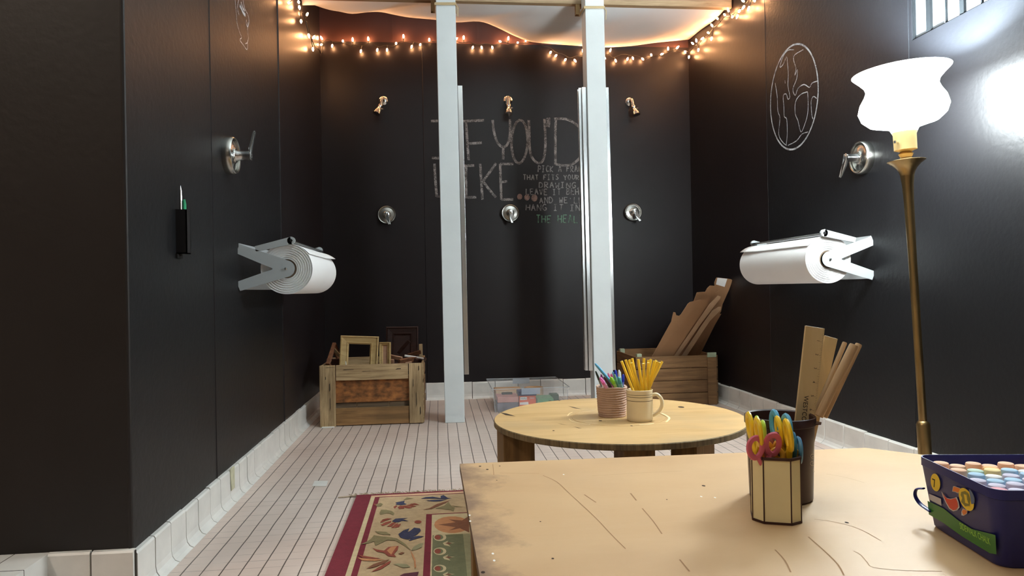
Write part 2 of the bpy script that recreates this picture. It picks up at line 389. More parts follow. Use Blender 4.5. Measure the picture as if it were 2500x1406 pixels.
# right wall with the high window opening
WZ0, WZ1, WY0, WY1 = 1.595, 2.30, 1.30, 2.410
mb = MB(); mb.mi = 0
mb.box((XR, -2.6, 0), (1.86, WY0, CEIL)); mb.box((XR, WY0, 0), (1.86, WY1, WZ0)); mb.box((XR, WY0, WZ1), (1.86, WY1, CEIL)); mb.box((XR, WY1, 0), (1.86, 3.557, CEIL))
mb.mi = 1; mb.box((XR, 3.557, 0), (1.86, D+.1, CEIL)); mb.tube([(XR, 3.557, .1), (XR, 3.557, CEIL)], .0012, 6)
mb.mi = 0; mb.tube([(XR, 2.428, .1), (XR, 2.428, CEIL)], .002, 6)
wall_right = struct(mb.build('wall_right', [m_black, m_gloss], local=True))
mb = MB(); mb.box((-3.3, -2.6, 0), (-3.2, YC+.1, CEIL)); struct(mb.build('wall_far_left', m_room))
mb = MB(); mb.box((-3.2, -2.7, 0), (1.86, -2.6, CEIL)); struct(mb.build('wall_front', m_room))
# window: frame, upright bars, panes
win = thing('window_1', None, None, V(XR, (WY0+WY1)/2, WZ0)); struct(win)
mb = MB(); x0, x1 = XR+.004, XR+.014
mb.box((x0, WY0, WZ0), (x1, WY0+.015, WZ1)); mb.box((x0, WY1-.004, WZ0), (x1, WY1, WZ1)); mb.box((x0, WY0, WZ1-.02), (x1, WY1, WZ1)); mb.box((x0, WY0, WZ0), (x1, WY1, WZ0+.004))
y = 2.339
for k in range(7):
    mb.box((x0, y-.020, WZ0), (x1, y, WZ1)); mb.box((x0+.003, y-.095, WZ0), (x1, y-.090, WZ1)); y -= .160
mb.build('window_frame', mat('window_bar_paint', (14, 15, 16), .95, spec=.1), win)
mb = MB(); mb.box((XR+.016, WY0, WZ0), (XR+.020, WY1, WZ1)); mb.build('pane', mat('window_glass', (250, 252, 252), .05, alpha=.06), win)

# baseboards: rows of glazed cove tiles on a dark grout bed
def cove(p0, p1, nrm, L, h=HB, name='baseboard_left', seed=1, skip=()):
    rnd = random.Random(seed); p0, p1, nrm = Vector(p0), Vector(p1), Vector(nrm); d = (p1-p0).normalized(); T = (p1-p0).length; mb = MB()
    mb.mi = 1; mb.slab([p0, p1, p1+V(0, 0, h-.004), p0+V(0, 0, h-.004)], nrm*.006); mb.mi = 0
    n = int(round(T/L)); L = T/n
    prof = [(0, h), (.010, h-.001), (.0135, h-.006), (.0135, .032), (.016, .017), (.023, .006), (.034, .001), (.034, 0), (0, 0)]
    for i in range(n):
        g = .0021; a, b = i*L+g, (i+1)*L-g; dz = rnd.uniform(-.003, .002); tw = rnd.uniform(-.0012, .0012)
        rows = []
        for (q, z) in prof: rows.append([p0+d*a+nrm*max(0, q+(tw if 0 < q < .03 else 0))+V(0, 0, z+(dz if z > .09 else 0)), p0+d*b+nrm*max(0, q-(tw if 0 < q < .03 else 0))+V(0, 0, z+(dz*.5 if z > .09 else 0))])
        mb.grid(rows); mb.face([r[0] for r in rows]); mb.face([r[1] for r in rows][::-1])
    return struct(mb.build(name, [m_base, m_grout]))
bl_ = cove((XL, YC-.002, 0), (XL, D, 0), (1, 0, 0), .108, name='baseboard_left', seed=3)
mb = MB(); mb.slab([onX(x, y, XL+.0137) for x, y in ((561, 1146), (566, 1140), (571, 1137), (572, 1190), (567, 1195), (564, 1198))], (.0022, 0, 0)); tag(mb.build('caulk_patch', mat('yellowed_caulk', (198, 194, 164), .6, var=.2, vscale=30), bl_), 'yellowed caulk patch')
cove((-.70, D, 0), (XR, D, 0), (0, -1, 0), .152, name='baseboard_back', seed=4)
cove((XR, D, 0), (XR, -.6, 0), (-1, 0, 0), .152, name='baseboard_right', seed=5)
cove((-.92, YC-.002, 0), (XL+.012, YC-.002, 0), (0, -1, 0), .108, h=.118, name='baseboard_entry', seed=6)
# low tiled kerb that runs out from the entry wall
mb = MB(); kx = onZ(112, 1356, .118).x
mb.mi = 0; mb.box((kx-.16, .7, 0), (kx, YC-.001, .118)); mb.mi = 1
for yy in (1.06, 1.21, 1.36, 1.51, 1.66): mb.box((kx-.161, yy, .05), (kx+.0006, yy+.002, .1187))
mb.box((kx-.08, .7, .1), (kx-.078, YC-.002, .1187))
struct(mb.build('trim_1', [m_base, m_grout], bevel=.004), 'low white tiled kerb at the foot of the black entry wall')

# chalk marks on the walls (part of each wall)
m_chalk = chalk_mat('white_chalk', (172, 166, 164), .46); m_chalk2 = chalk_mat('white_chalk_line', (205, 205, 208), .75)
m_chalkg = chalk_mat('green_chalk', (134, 178, 148), .46, .8); m_chalkb = chalk_mat('brown_chalk', (168, 140, 130), .55, .7)
m_chalks = chalk_mat('small_white_chalk', (182, 178, 176), .42, .8)
def zpt(z, sx, ox, oy, plane): return lambda p: plane(ox+p[0]/sx, oy+p[1]/sx)
bk = lambda px, py: onY(px, py, D-.0012)
W6 = zpt(None, 3.906, 1020, 260, bk)
big = [[(125, 139), (205, 137), (330, 134)], [(135, 490), (210, 492), (440, 485)], [(268, 138), (275, 300), (280, 488)],
 [(460, 142), (472, 330), (485, 512)], [(430, 141), (530, 136), (632, 131)], [(470, 358), (540, 350), (610, 345)],
 [(713, 128), (728, 250), (762, 345), (812, 387), (858, 355), (880, 250), (878, 122)], [(815, 387), (814, 505)],
 [(1058, 128), (1064, 280), (1068, 400), (1092, 490), (1150, 540), (1200, 500), (1217, 350), (1208, 118)],
 [(1316, 112), (1312, 300), (1313, 552)], [(1300, 118), (1400, 118), (1480, 150), (1550, 215), (1585, 330), (1555, 470), (1480, 545), (1400, 563), (1315, 550)],
 [(160, 545), (168, 700), (180, 860)], [(178, 858), (260, 862), (320, 862)],
 [(380, 566), (460, 565), (537, 562)], [(460, 566), (460, 700), (462, 866)], [(400, 866), (480, 866), (557, 864)],
 [(595, 545), (605, 710), (617, 888)], [(747, 540), (690, 620), (622, 712)], [(622, 712), (680, 790), (745, 866)],
 [(785, 546), (790, 700), (797, 888)], [(785, 548), (850, 548), (912, 547)], [(793, 720), (852, 713)], [(795, 886), (850, 887), (912, 885)]]
mb = MB()
for ln in big: mb.ribbon(smooth_path([W6(p) for p in ln]), .0165, (0, -1, 0))
mb.ribbon([W6((970+76*math.cos(t)-6*math.sin(t), 335+206*math.sin(t))) for t in [2*PI*i/40 for i in range(40)]], .0165, (0, -1, 0), True)
mb.ribbon([W6(p) for p in ((1243, 108), (1248, 150), (1238, 195))], .026, (0, -1, 0))
tag(mb.build('chalk_lettering', m_chalk, wall_back), 'large faint white chalk capitals IF YOU\'D LIKE')
mb = MB()
for cx, cy, rr in ((972, 860, 27), (1042, 866, 29), (1112, 872, 32)):
    mb.face([W6((cx+rr*.9*math.cos(t), cy+rr*1.05*math.sin(t))) for t in [2*PI*i/20 for i in range(20)]])
tag(mb.build('chalk_dots', m_chalkb, wall_back), 'three filled brownish chalk dots after LIKE')
GL = {'A': [[(0, 0), (.5, 1), (1, 0)], [(.22, .4), (.78, .4)]], 'B': [[(0, 0), (0, 1), (.7, .95), (.75, .6), (0, .52)], [(0, .52), (.9, .45), (.85, .05), (0, 0)]],
 'C': [[(1, .85), (.6, 1), (.1, .75), (0, .4), (.3, .02), (1, .12)]], 'D': [[(0, 0), (0, 1), (.6, .92), (1, .5), (.7, .08), (0, 0)]], 'E': [[(1, 1), (0, 1), (0, 0), (1, 0)], [(0, .52), (.75, .52)]],
 'F': [[(1, 1), (0, 1), (0, 0)], [(0, .52), (.75, .52)]], 'G': [[(1, .85), (.6, 1), (.1, .75), (0, .35), (.4, 0), (1, .1), (1, .42), (.6, .42)]], 'H': [[(0, 0), (0, 1)], [(1, 0), (1, 1)], [(0, .5), (1, .5)]],
 'I': [[(0, 1), (1, 1)], [(.5, 1), (.5, 0)], [(0, 0), (1, 0)]], 'K': [[(0, 0), (0, 1)], [(1, 1), (0, .45), (1, 0)]], 'L': [[(0, 1), (0, 0), (1, 0)]], 'M': [[(0, 0), (.1, 1), (.5, .35), (.9, 1), (1, 0)]],
 'N': [[(0, 0), (0, 1), (1, 0), (1, 1)]], 'O': [[(.5, 1), (.05, .7), (.05, .3), (.5, 0), (.95, .3), (.95, .7), (.5, 1)]], 'P': [[(0, 0), (0, 1), (.9, .9), (.85, .5), (0, .42)]],
 'R': [[(0, 0), (0, 1), (.85, .9), (.8, .52), (0, .45), (1, 0)]], 'S': [[(1, .88), (.5, 1), (.05, .75), (.5, .5), (.95, .25), (.5, 0), (0, .12)]], 'T': [[(0, 1), (1, 1)], [(.5, 1), (.5, 0)]],
 'U': [[(0, 1), (.05, .25), (.5, 0), (.95, .25), (1, 1)]], 'V': [[(0, 1), (.5, 0), (1, 1)]], 'W': [[(0, 1), (.2, 0), (.5, .6), (.8, 0), (1, 1)]], 'Y': [[(0, 1), (.5, .5), (1, 1)], [(.5, .5), (.5, 0)]], ',': [[(.3, .1), (.1, -.2)]], "'": [[(.4, 1), (.4, .75)]]}
rnd = random.Random(11)
def chalk_line(mb, txt, x0, pitch, ytop, ybot, w):
    x = x0
    for ch in txt:
        if ch != ' ':
            jy, s = rnd.uniform(-3, 3), rnd.uniform(.92, 1.06); wd = pitch*(.66 if ch != 'I' else .5); sk = rnd.uniform(-3, 3)
            for st in GL[ch]:
                pp = [W6((x+px*wd+sk*py, ybot+jy-(ybot-ytop)*py*s)) for px, py in st]
                for a, b in zip(pp[:-1], pp[1:]): mb.ribbon([a, b], w, (0, -1, 0))
        x += pitch
mb = MB()
for t, x0, pt, y0, y1 in (('PICK A FRAME', 1147, 39, 564, 624), ('THAT FITS YOUR', 1006, 38.8, 650, 698), ('DRAWING,', 1157, 52, 722, 776), ('LEAVE IT BEHIND', 1032, 43, 784, 840), ("AND WE'LL", 1162, 47, 866, 922), ('HANG IT IN', 1032, 53, 934, 992)):
    chalk_line(mb, t, x0, pt, y0, y1, .0058)
tag(mb.build('chalk_note', m_chalks, wall_back), 'six small lines of white chalk capitals about picking a frame')
mb = MB(); chalk_line(mb, 'THE HEALTH', 1132, 51, 1036, 1106, .0062)
tag(mb.build('chalk_note', m_chalkg, wall_back), 'last chalk line THE HEALTH in pale green')
# globe on the right wall
Wg = zpt(None, 3.057, 1850, 0, lambda px, py: onX(px, py, XR-.0012))
mb = MB()
ring = [(273+176*math.cos(t)-27*math.sin(t), 722+394*math.sin(t)) for t in [2*PI*i/64 for i in range(64)]]
mb.ribbon([Wg(p) for p in ring], .0085, (-1, 0, 0), True)
for ln in ([(270, 372), (225, 375), (190, 420), (165, 500), (190, 480), (215, 425), (222, 470), (228, 560), (225, 640), (240, 720), (225, 740), (213, 702), (190, 715), (195, 800), (198, 870), (216, 890), (220, 1000), (212, 1080)],
 [(340, 370), (275, 410), (268, 450), (285, 510), (276, 562), (296, 520), (290, 590), (262, 665), (280, 712), (300, 660), (345, 630), (385, 652), (405, 620), (445, 605)],
 [(372, 685), (320, 705), (282, 760), (280, 850), (300, 900), (322, 985), (350, 930), (372, 850), (376, 760), (372, 688)],
 [(440, 735), (415, 720), (398, 760), (404, 860), (413, 888)], [(130, 620), (145, 720), (150, 830), (166, 880), (156, 1000), (185, 1060), (215, 1085)], [(225, 1085), (290, 1050), (330, 1000), (375, 985)], [(203, 600), (205, 622)]):
    mb.ribbon(smooth_path([Wg(p) for p in ln], 3), .0045, (-1, 0, 0))
tag(mb.build('chalk_globe', m_chalk2, wall_right), 'white chalk outline of a globe with continents')
Wl = zpt(None, 4.135, 500, 0, lambda px, py: onX(px, py, XL+.0014))
mb = MB()
for ln, ww in (([(304, -60), (306, 0), (318, 130), (325, 230), (350, 320), (372, 378), (354, 402), (390, 455), (427, 502), (431, 438), (410, 442)], .0035), ([(383, -60), (386, 0), (402, 85), (436, 150), (446, 225), (430, 298), (441, 380), (426, 440)], .0035),
 ([(345, -20), (330, 80), (346, 152)], .0035), ([(352, 55), (372, 90), (388, 130), (410, 155)], .013), ([(365, 20), (380, 70), (400, 110)], .008), ([(420, 200), (418, 235), (432, 272), (436, 225)], .0045)):
    mb.ribbon(smooth_path([Wl(p) for p in ln], 3), ww, (1, 0, 0))
tag(mb.build('chalk_drawing', m_chalk2, wall_left), 'white chalk line drawing high on the wall')

# ================================================================== POSTS, BEAM, SHEET, STRING LIGHTS
PY = 3.845
def post(xb, xt, label):
    t = thing('post', label, 'post', V(xb+.053, PY+.052, 0), 'white posts of the shower stall')
    mb = MB(); q = [(xb, 0), (xb+.106, 0), (xt+.106, 2.70), (xt, 2.70)]
    mb.slab([V(x, PY, z) for x, z in q], (0, .105, 0)); mb.build('shaft', m_post, t, bevel=.003)
    return t
pl = post(.024, .012, 'white square post on the left, beside the crate of frames')
pr = post(.850, .832, 'white square post on the right, behind the round table')
def channel(parent, x0, x1, z0=.257, z1=1.832, y0=PY+.02, flip=1, xt=0.0):
    mb = MB(); th = .004
    def bx(a, b, ya, yb): mb.slab([V(a, ya, z0), V(b, ya, z0), V(b+xt, ya, z1), V(a+xt, ya, z1)], (0, yb-ya, 0))
    bx(x0, x1, y0, y0+th); bx(x0, x1, y0+.030, y0+.030+th)
    if flip > 0: bx(x0, x0+th, y0, y0+.034)
    else: bx(x1-th, x1, y0, y0+.034)
    mb.build('channel', m_alu, parent, bevel=.001)
channel(pl, .130, .158, xt=-.008)
channel(pr, .806, .826, flip=-1, xt=-.010, y0=PY+.036); channel(pr, .824, .850, flip=-1, xt=-.012); channel(pr, .955, .976, xt=-.012)
beam = thing('beam', 'tan wooden beam tied across the tops of both posts', 'beam', V(.5, 3.97, 2.34))
mb = MB(); bz = onY(1300, 7, 3.952).z; mb.box((XL+.004, 3.952, bz), (XR-.006, 3.99, bz+.11)); mb.build('board', m_beam, beam, bevel=.002)
for xx in (.012, .83):
    mb = MB(); mb.box((xx-.026, 3.955, bz-.058), (xx-.002, 3.985, bz)); mb.build('block', m_leg, beam)
for xx, lab in ((.065, 'jute twine wrapped round the top of the left white post'), (.885, 'jute twine wrapped round the top of the right white post')):
    mb = MB(); z = 2.262
    a, b = xx-.056, xx+.056
    for dz in (0, .007):
        mb.tube([(a, PY-.005, z+dz), (b, PY-.004, z+dz+.003), (b+.004, PY+.11, z+dz), (b, 3.998, z+dz+.06), (a, 3.998, z+dz+.06), (a-.004, PY+.11, z+dz)], .0042, 6, close=True)
    mb.tube([(b, PY-.004, z+.004), (b+.012, PY+.0, z-.012), (b+.009, PY+.002, z-.06)], .0025, 5)
    tag(mb.build('twine', m_twine), lab, 'twine', 'twine ties on the posts')
# draped sheet
edge = [(742, 0, 4.15), (770, 12, 4.3), (800, 22, 4.4), (830, 28, 4.45), (860, 33, 4.5), (900, 29, 4.5), (930, 29, 4.5), (965, 36, 4.5), (1000, 42, 4.5), (1065, 48, 4.5), (1113, 54, 4.5), (1170, 52, 4.5), (1210, 65, 4.52), (1260, 89, 4.58), (1300, 102, 4.62), (1350, 107, 4.64), (1420, 112, 4.65), (1475, 115, 4.65), (1540, 112, 4.65), (1600, 104, 4.65), (1682, 96, 4.66)]
ep = smooth_path([onY(x, y, Y) for x, y, Y in edge], 4)
n = len(ep); rows = []
for j in range(19):
    t = j/18; row = []
    for i, B in enumerate(ep):
        s = i/(n-1); Fp = V(-.725+s*2.445, 4.0, bz+.03)
        p = Fp.lerp(B, t); sag = math.sin(PI*t)*(.024+.012*math.sin(9*s+2))+.010*math.sin(PI*t)*math.sin(26*s+5*t)
        p.z -= sag; p.x = min(max(p.x, XL+.004), XR-.005); row.append(p)
    rows.append(row)
mb = MB(); mb.grid(rows); sheet = mb.build('ceiling_sheet', m_sheet, smooth=True)
sd = sheet.modifiers.new('thickness', 'SOLIDIFY'); sd.thickness = .0015
tag(sheet, 'white fabric sheet draped overhead behind the wooden beam', 'sheet')
# string lights
bulbs = [(729, 5, 'L'), (731, 18, 'L'), (750, 35, 'L'), (735, 52, 'L'), (705, 7, 'L'), (754, 87, 'L'), (766, 91, 'L'), (764, 120, 'L'), (785, 93, 'B'), (784, 109, 'B'),
 (811, 112, 'B'), (837, 100, 'B'), (861, 97, 'B'), (881, 125, 'B'), (899, 95, 'B'), (921, 122, 'B'), (945, 122, 'B'), (967, 106, 'B'), (985, 89, 'B'), (1005, 114, 'B'), (1026, 109, 'B'), (1048, 97, 'B'),
 (1114, 95, 'B'), (1132, 92, 'B'), (1154, 116, 'B'), (1176, 116, 'B'), (1202, 116, 'B'), (1221, 101, 'B'), (1241, 94, 'B'), (1264, 104, 'B'), (1284, 98, 'B'), (1344, 128, 'B'), (1357, 136, 'B'), (1380, 146, 'B'), (1404, 148, 'B'), (1423, 124, 'B'),
 (1476, 141, 'B'), (1490, 123, 'B'), (1503, 148, 'B'), (1532, 144, 'B'), (1545, 142, 'B'), (1569, 144, 'B'), (1590, 134, 'B'), (1616, 132, 'B'), (1631, 119, 'B'), (1654, 116, 'B'),
 (1668, 131, 'R'), (1682, 139, 'R'), (1691, 106, 'R'), (1700, 99, 'R'), (1715, 94, 'R'), (1705, 122, 'R'), (1729, 80, 'R'), (1737, 94, 'R'), (1738, 62, 'R'), (1751, 45, 'R'), (1769, 36, 'R'), (1778, 25, 'R'), (1788, 41, 'R'), (1805, 27, 'R'), (1800, 40, 'R'), (1815, 18, 'R'), (1828, 20, 'R'), (1814, 2, 'R'), (1842, 2, 'R')]
cordpx = [(726, -10, 'L'), (734, 22, 'L'), (744, 45, 'L'), (752, 62, 'L'), (762, 100, 'L'), (776, 120, 'L'), (786, 128, 'B'), (790, 100, 'B'), (812, 100, 'B'), (845, 106, 'B'), (868, 112, 'B'), (900, 107, 'B'), (930, 112, 'B'), (960, 110, 'B'), (985, 101, 'B'), (1010, 103, 'B'), (1048, 103, 'B'),
 (1100, 101, 'B'), (1132, 103, 'B'), (1165, 107, 'B'), (1200, 108, 'B'), (1232, 104, 'B'), (1264, 107, 'B'), (1300, 102, 'B'), (1330, 112, 'B'), (1355, 124, 'B'), (1385, 138, 'B'), (1410, 138, 'B'), (1440, 134, 'B'), (1480, 134, 'B'), (1500, 138, 'B'), (1535, 132, 'B'), (1565, 140, 'B'), (1600, 137, 'B'), (1640, 125, 'B'), (1666, 124, 'B'),
 (1684, 124, 'R'), (1702, 108, 'R'), (1722, 90, 'R'), (1742, 70, 'R'), (1765, 46, 'R'), (1790, 34, 'R'), (1815, 14, 'R'), (1838, -8, 'R')]
def wl(px, py, k, o): return onY(px, py, D-o) if k == 'B' else onX(px, py, XL+o) if k == 'L' else onX(px, py, XR-o)
def clampw(p): p.x = min(max(p.x, XL+.014), XR-.014); p.y = min(p.y, D-.014); return p
sl = thing('string_lights', 'string of glowing warm mini lights hung round the top of the black walls', 'string lights', clampw(wl(1250, 104, 'B', .02)))
mb = MB(); cp = smooth_path([clampw(wl(x, y, k, .016)) for x, y, k in cordpx], 4)
cp2 = [p + V(0, 0, .006*math.sin(i*1.3)) for i, p in enumerate(cp)]
mb.tube(cp2, .0022, 5); mb.build('cord', m_wire, sl)
for px, py, k in bulbs:
    p = clampw(wl(px, py, k, .028)); q = min(cp2, key=lambda c: (c-p).length); d = (p-q); d = d.normalized() if d.length > .004 else V(0, 0, -1)
    r = 1.0
    mb = MB(); mb.lathe([(.0006, .014), (.004, .009), (.0058, .002), (.0056, -.004), (.0036, -.010)], p, d, 8); b = mb.build('bulb', m_bulb, sl, smooth=True)
    mb = MB(); mb.tube([q, p-d*.010], .0024, 5); mb.build('socket', m_wire, b)

# ================================================================== SHOWER FITTINGS
def valve(label, c, nrm, lever, lev_len=.078, R=.062):
    c, nrm, lever = Vector(c), Vector(nrm), Vector(lever).normalized()
    t = thing('shower_valve', label, 'shower valve', c, 'chrome shower valves')
    mb = MB(); mb.lathe([(R, 0), (R*1.02, .012), (R*1.0, .027), (R*.94, .032), (R*.87, .031), (R*.84, .017), (R*.80, .017), (R*.77, .025), (R*.45, .028), (R*.36, .034), (.001, .034)], c, nrm, 40); mb.build('escutcheon', m_satin, t, smooth=True)
    mb = MB(); mb.lathe([(.019, .026), (.020, .036), (.0165, .042), (.0165, .070), (.017, .074), (.017, .084), (.006, .088)], c, nrm, 24); mb.build('stem', m_chrome, t, smooth=True)
    mb = MB(); e = c+nrm*.079; s = nrm.cross(lever); tip = e+lever*lev_len+nrm*.014
    mb.slab([e-s*.014-lever*.014, e+s*.014-lever*.014, e+s*.012+lever*.03, tip+s*.0075, tip-s*.0075, e-s*.012+lever*.03], nrm*.007)
    mb.build('lever', m_chrome, t, bevel=.002)
    return t
for px, py, lv, lab in ((945, 525, (.28, 0, -1), 'chrome shower valve on the back wall above the crate of frames'), (1245, 521, (.05, 0, -1), 'chrome shower valve on the back wall under the chalk lettering'), (1543, 519, (.42, 0, -1), 'chrome shower valve on the back wall right of the right post')):
    valve(lab, onY(px, py, D), (0, -1, 0), lv, .072, .060)
valve('chrome shower valve on the left wall with lever pointing up', onX(553, 380, XL), (1, 0, 0), (0, .05, 1), .088, .066)
valve('chrome shower valve on the right wall beside the floor lamp', onX(2112, 385, XR), (-1, 0, 0), (0, .25, -1), .080, .066)
def shower(label, px, py, ang):
    c = onY(px, py, D); t = thing('wall_shower', label, 'shower head', c, 'chrome shower heads on the back wall')
    n_ = V(0, -1, 0); sx = math.sin(ang); dn = V(sx, -.35, -1).normalized()
    mb = MB(); mb.lathe([(.030, 0), (.029, .006), (.020, .014), (.010, .017)], c, n_, 28); mb.build('flange', m_chrome, t, smooth=True)
    a = c+n_*.012; b = c+n_*.040+V(sx*.006, 0, .006); e = b+V(sx*.016, -.012, -.022); f = e+V(sx*.45, -.25, -1).normalized()*.030
    mb = MB(); mb.tube(smooth_path([a, b, e, f], 5), .0105, 12); mb.build('arm', m_chrome, t, smooth=True)
    mb = MB(); mb.lathe([(.009, -.004), (.015, .0), (.016, .012), (.013, .017), (.013, .024), (.018, .032), (.024, .054), (.0255, .068), (.020, .070)], f, dn, 24); h = mb.build('head', m_chrome, t, smooth=True)
    s = dn.cross(n_).normalized(); mb = MB(); mb.tube([f+dn*.022-s*.010, f+dn*.022-s*.026], .0045, 8); mb.build('spray_lever', m_chrome, h)
shower('chrome shower head on the left, above the crate of frames', 936, 246, -.42)
shower('chrome shower head between the two white posts', 1240, 245, -.05)
shower('chrome shower head right of the right white post', 1537, 249, .24)

# ================================================================== PAPER ROLLS
def paper(side, wx, sgn, Yn, hub, label_h, label_r):
    """wall bracket with a roll; sgn = direction away from the wall"""
    hub = Vector(hub); L = .62; Rr = .0945
    zt, zb = (.885, .745)
    h = thing('paper_dispenser', label_h, 'paper dispenser', V(wx, Yn+L/2, zb-.02), 'wall paper dispensers')
    nx = V(sgn, 0, 0)
    mb = MB(); mb.box((min(wx, wx+sgn*.004), Yn, zb-.012), (max(wx, wx+sgn*.004), Yn+L, zb+.018)); mb.box((min(wx, wx+sgn*.004), Yn, zt-.018), (max(wx, wx+sgn*.004), Yn+L, zt+.02)); mb.build('wall_rail', m_grey, h)
    for yy, s in ((Yn-.012, 1), (Yn+L+.008, -1)):
        mb = MB(); hy = V(hub.x, yy, hub.z)
        wt, wb = V(wx, yy, zt), V(wx, yy, zb); dt, db = (hy-wt).normalized(), (hy-wb).normalized(); out = []
        ut, ub_ = V(-dt.z, 0, dt.x)*sgn, V(db.z, 0, -db.x)*sgn          # outer normals of the two bars
        if ut.z < 0: ut = -ut
        if ub_.z > 0: ub_ = -ub_
        out = [wt+ut*.018, hy+ut*.031]
        a0 = math.atan2(ut.z, ut.x*sgn); a1 = math.atan2(ub_.z, ub_.x*sgn)
        for i in range(1, 12): q = a0+(a1-a0)*i/12; out.append(hy+V(sgn*math.cos(q), 0, math.sin(q))*.031)
        out += [hy+ub_*.031, wb+ub_*.018, wb-ub_*.018, hy-nx*.050-V(0, 0, .002), hy-nx*.050+V(0, 0, .002), wt-ut*.018]
        mb.slab(out, (0, .0032, 0))
        a = mb.build('bracket_arm', m_grey, h)
        mb = MB(); mb.lathe([(.005, 0), (.005, .004), (.001, .005)], hy-V(0, s*.0005, 0), V(0, -s, 0), 10); mb.build('screw', m_alu, a)
        hx = hub+V(sgn*.02, 0, Rr+.010); hx.y = yy; w0 = V(hub.x-sgn*.11, yy, hub.z+.075)
        mb = MB(); d = (hx-w0).normalized(); n2 = V(-d.z, 0, d.x)
        mb.slab([w0-n2*.010, hx-n2*.014, hx+n2*.014, w0+n2*.010], (0, s*.010, 0)); mb.lathe([(.0145, 0), (.0145, .0105), (.001, .0105)], hx, V(0, s, 0), 20)
        pa = mb.build('pivot_arm', m_grey, h)
        mb = MB(); mb.lathe([(.006, 0), (.006, .002), (.001, .003)], hx-V(0, s*.0005, 0), V(0, -s, 0), 6); mb.build('bolt', m_dark, pa)
    mb = MB(); bx = hub+V(sgn*.022, 0, Rr+.003)
    mb.slab([V(bx.x-.016, Yn-.008, bx.z+.004), V(bx.x+.016, Yn-.008, bx.z), V(bx.x+.016, Yn+L+.01, bx.z), V(bx.x-.016, Yn+L+.01, bx.z+.004)], (0, 0, .003)); mb.build('tear_bar', m_alu, h)
    mb = MB(); mb.tube([(hub.x, Yn-.010, hub.z), (hub.x, Yn+L+.010, hub.z)], .010, 14); mb.build('spindle', m_dark, h)
    # roll
    r = thing('paper_roll', label_r, 'paper roll', V(hub.x, Yn+L/2, hub.z-Rr), 'white paper rolls')
    mb = MB(); prof = [(.036, .002)]; rr = .036; k = 0
    while rr < Rr-.003: rr += .0042; k += 1; prof += [(rr, .0012 if k % 2 else 0), (rr+.0007, .0038)]
    prof += [(Rr-.001, 0), (Rr, .001), (Rr, L-.001), (Rr-.001, L), (.036, L), (.036, .002)]
    mb.lathe(prof, V(hub.x, Yn, hub.z), V(0, 1, 0), 64, cap=False)
    mb.build('sheet_winding', m_paper, r, smooth=True)
    mb = MB(); mb.lathe([(.030, .004), (.036, .004), (.036, L-.004), (.030, L-.004), (.030, .004)], V(hub.x, Yn, hub.z), V(0, 1, 0), 36, cap=False); mb.build('core', m_core, r, smooth=True)
    rows = []; 
    for i in range(9):
        a = PI/2-sgn*(.30+.085*i); q = Rr+.0015+(.004*(i/8)**2); row = []
        for j in range(13):
            f_ = j/12; lift = .012*max(0, f_-.7)/.3*(i/8)
            row.append(V(hub.x+(q+lift)*math.cos(a), Yn+.002+f_*(L-.004)-.012*(i/8)*math.sin(3*f_), hub.z+(q+lift)*math.sin(a)))
        rows.append(row)
    mb = MB(); mb.grid(rows); o = mb.build('loose_end', m_paper, r, smooth=True)
    md = o.modifiers.new('thickness', 'SOLIDIFY'); md.thickness = .0007
paper('L', XL, 1, 2.725, onY(700, 656, 2.725), 'grey wall bracket holding the paper roll on the left wall', 'white paper roll on the left wall, near the black pen pocket')
paper('R', XR, -1, 2.675, onY(2022, 633, 2.675), 'grey wall bracket holding the paper roll on the right wall', 'white paper roll on the right wall beside the floor lamp')

# pen pocket on the left wall
a = onX(432, 512, XL); b = onX(440, 621, XL)
ph = thing('pen_holder', 'narrow black pocket fixed to the left wall near the entry', 'pen holder', V(XL+.015, a.y, b.z))
mb = MB(); y0 = a.y-.012; z0, z1 = b.z, a.z; ex = XL+.030
mb.box((XL, y0, z0), (ex, y0+.003, z1)); mb.box((XL, y0+.027, z0), (ex, y0+.03, z1)); mb.box((ex-.003, y0, z0), (ex, y0+.03, z1)); mb.box((XL, y0, z0), (ex, y0+.03, z0+.003))
mb.build('pocket', mat('black_plastic', (26, 24, 26), .45), ph)
mb = MB(); mb.box((XL, y0-.006, z0-.012), (XL+.006, y0+.036, z0)); mb.build('lip', m_dark, ph)
mb = MB(); p0 = V(XL+.012, y0+.011, z0+.02); p1 = V(XL+.012, y0+.008, z1+.068)
mb.tube([p0, p1-V(0, 0, .03), p1-V(0, 0, .012), p1], .004, 10, rs=[.004, .004, .003, .0006]); tag(mb.build('pen', m_chrome), 'thin silver pen standing in the black wall pocket', 'pen')
mb = MB(); mb.slab([V(XL+.018, y0+.006, z0+.03), V(XL+.018, y0+.026, z0+.03), V(XL+.018, y0+.024, z1+.016), V(XL+.018, y0+.015, z1+.030), V(XL+.018, y0+.006, z1+.026)], (.004, 0, 0))
tag(mb.build('paper_tag', mat('green_card', (46, 150, 104), .6)), 'small green tag sticking out of the black wall pocket', 'tag')

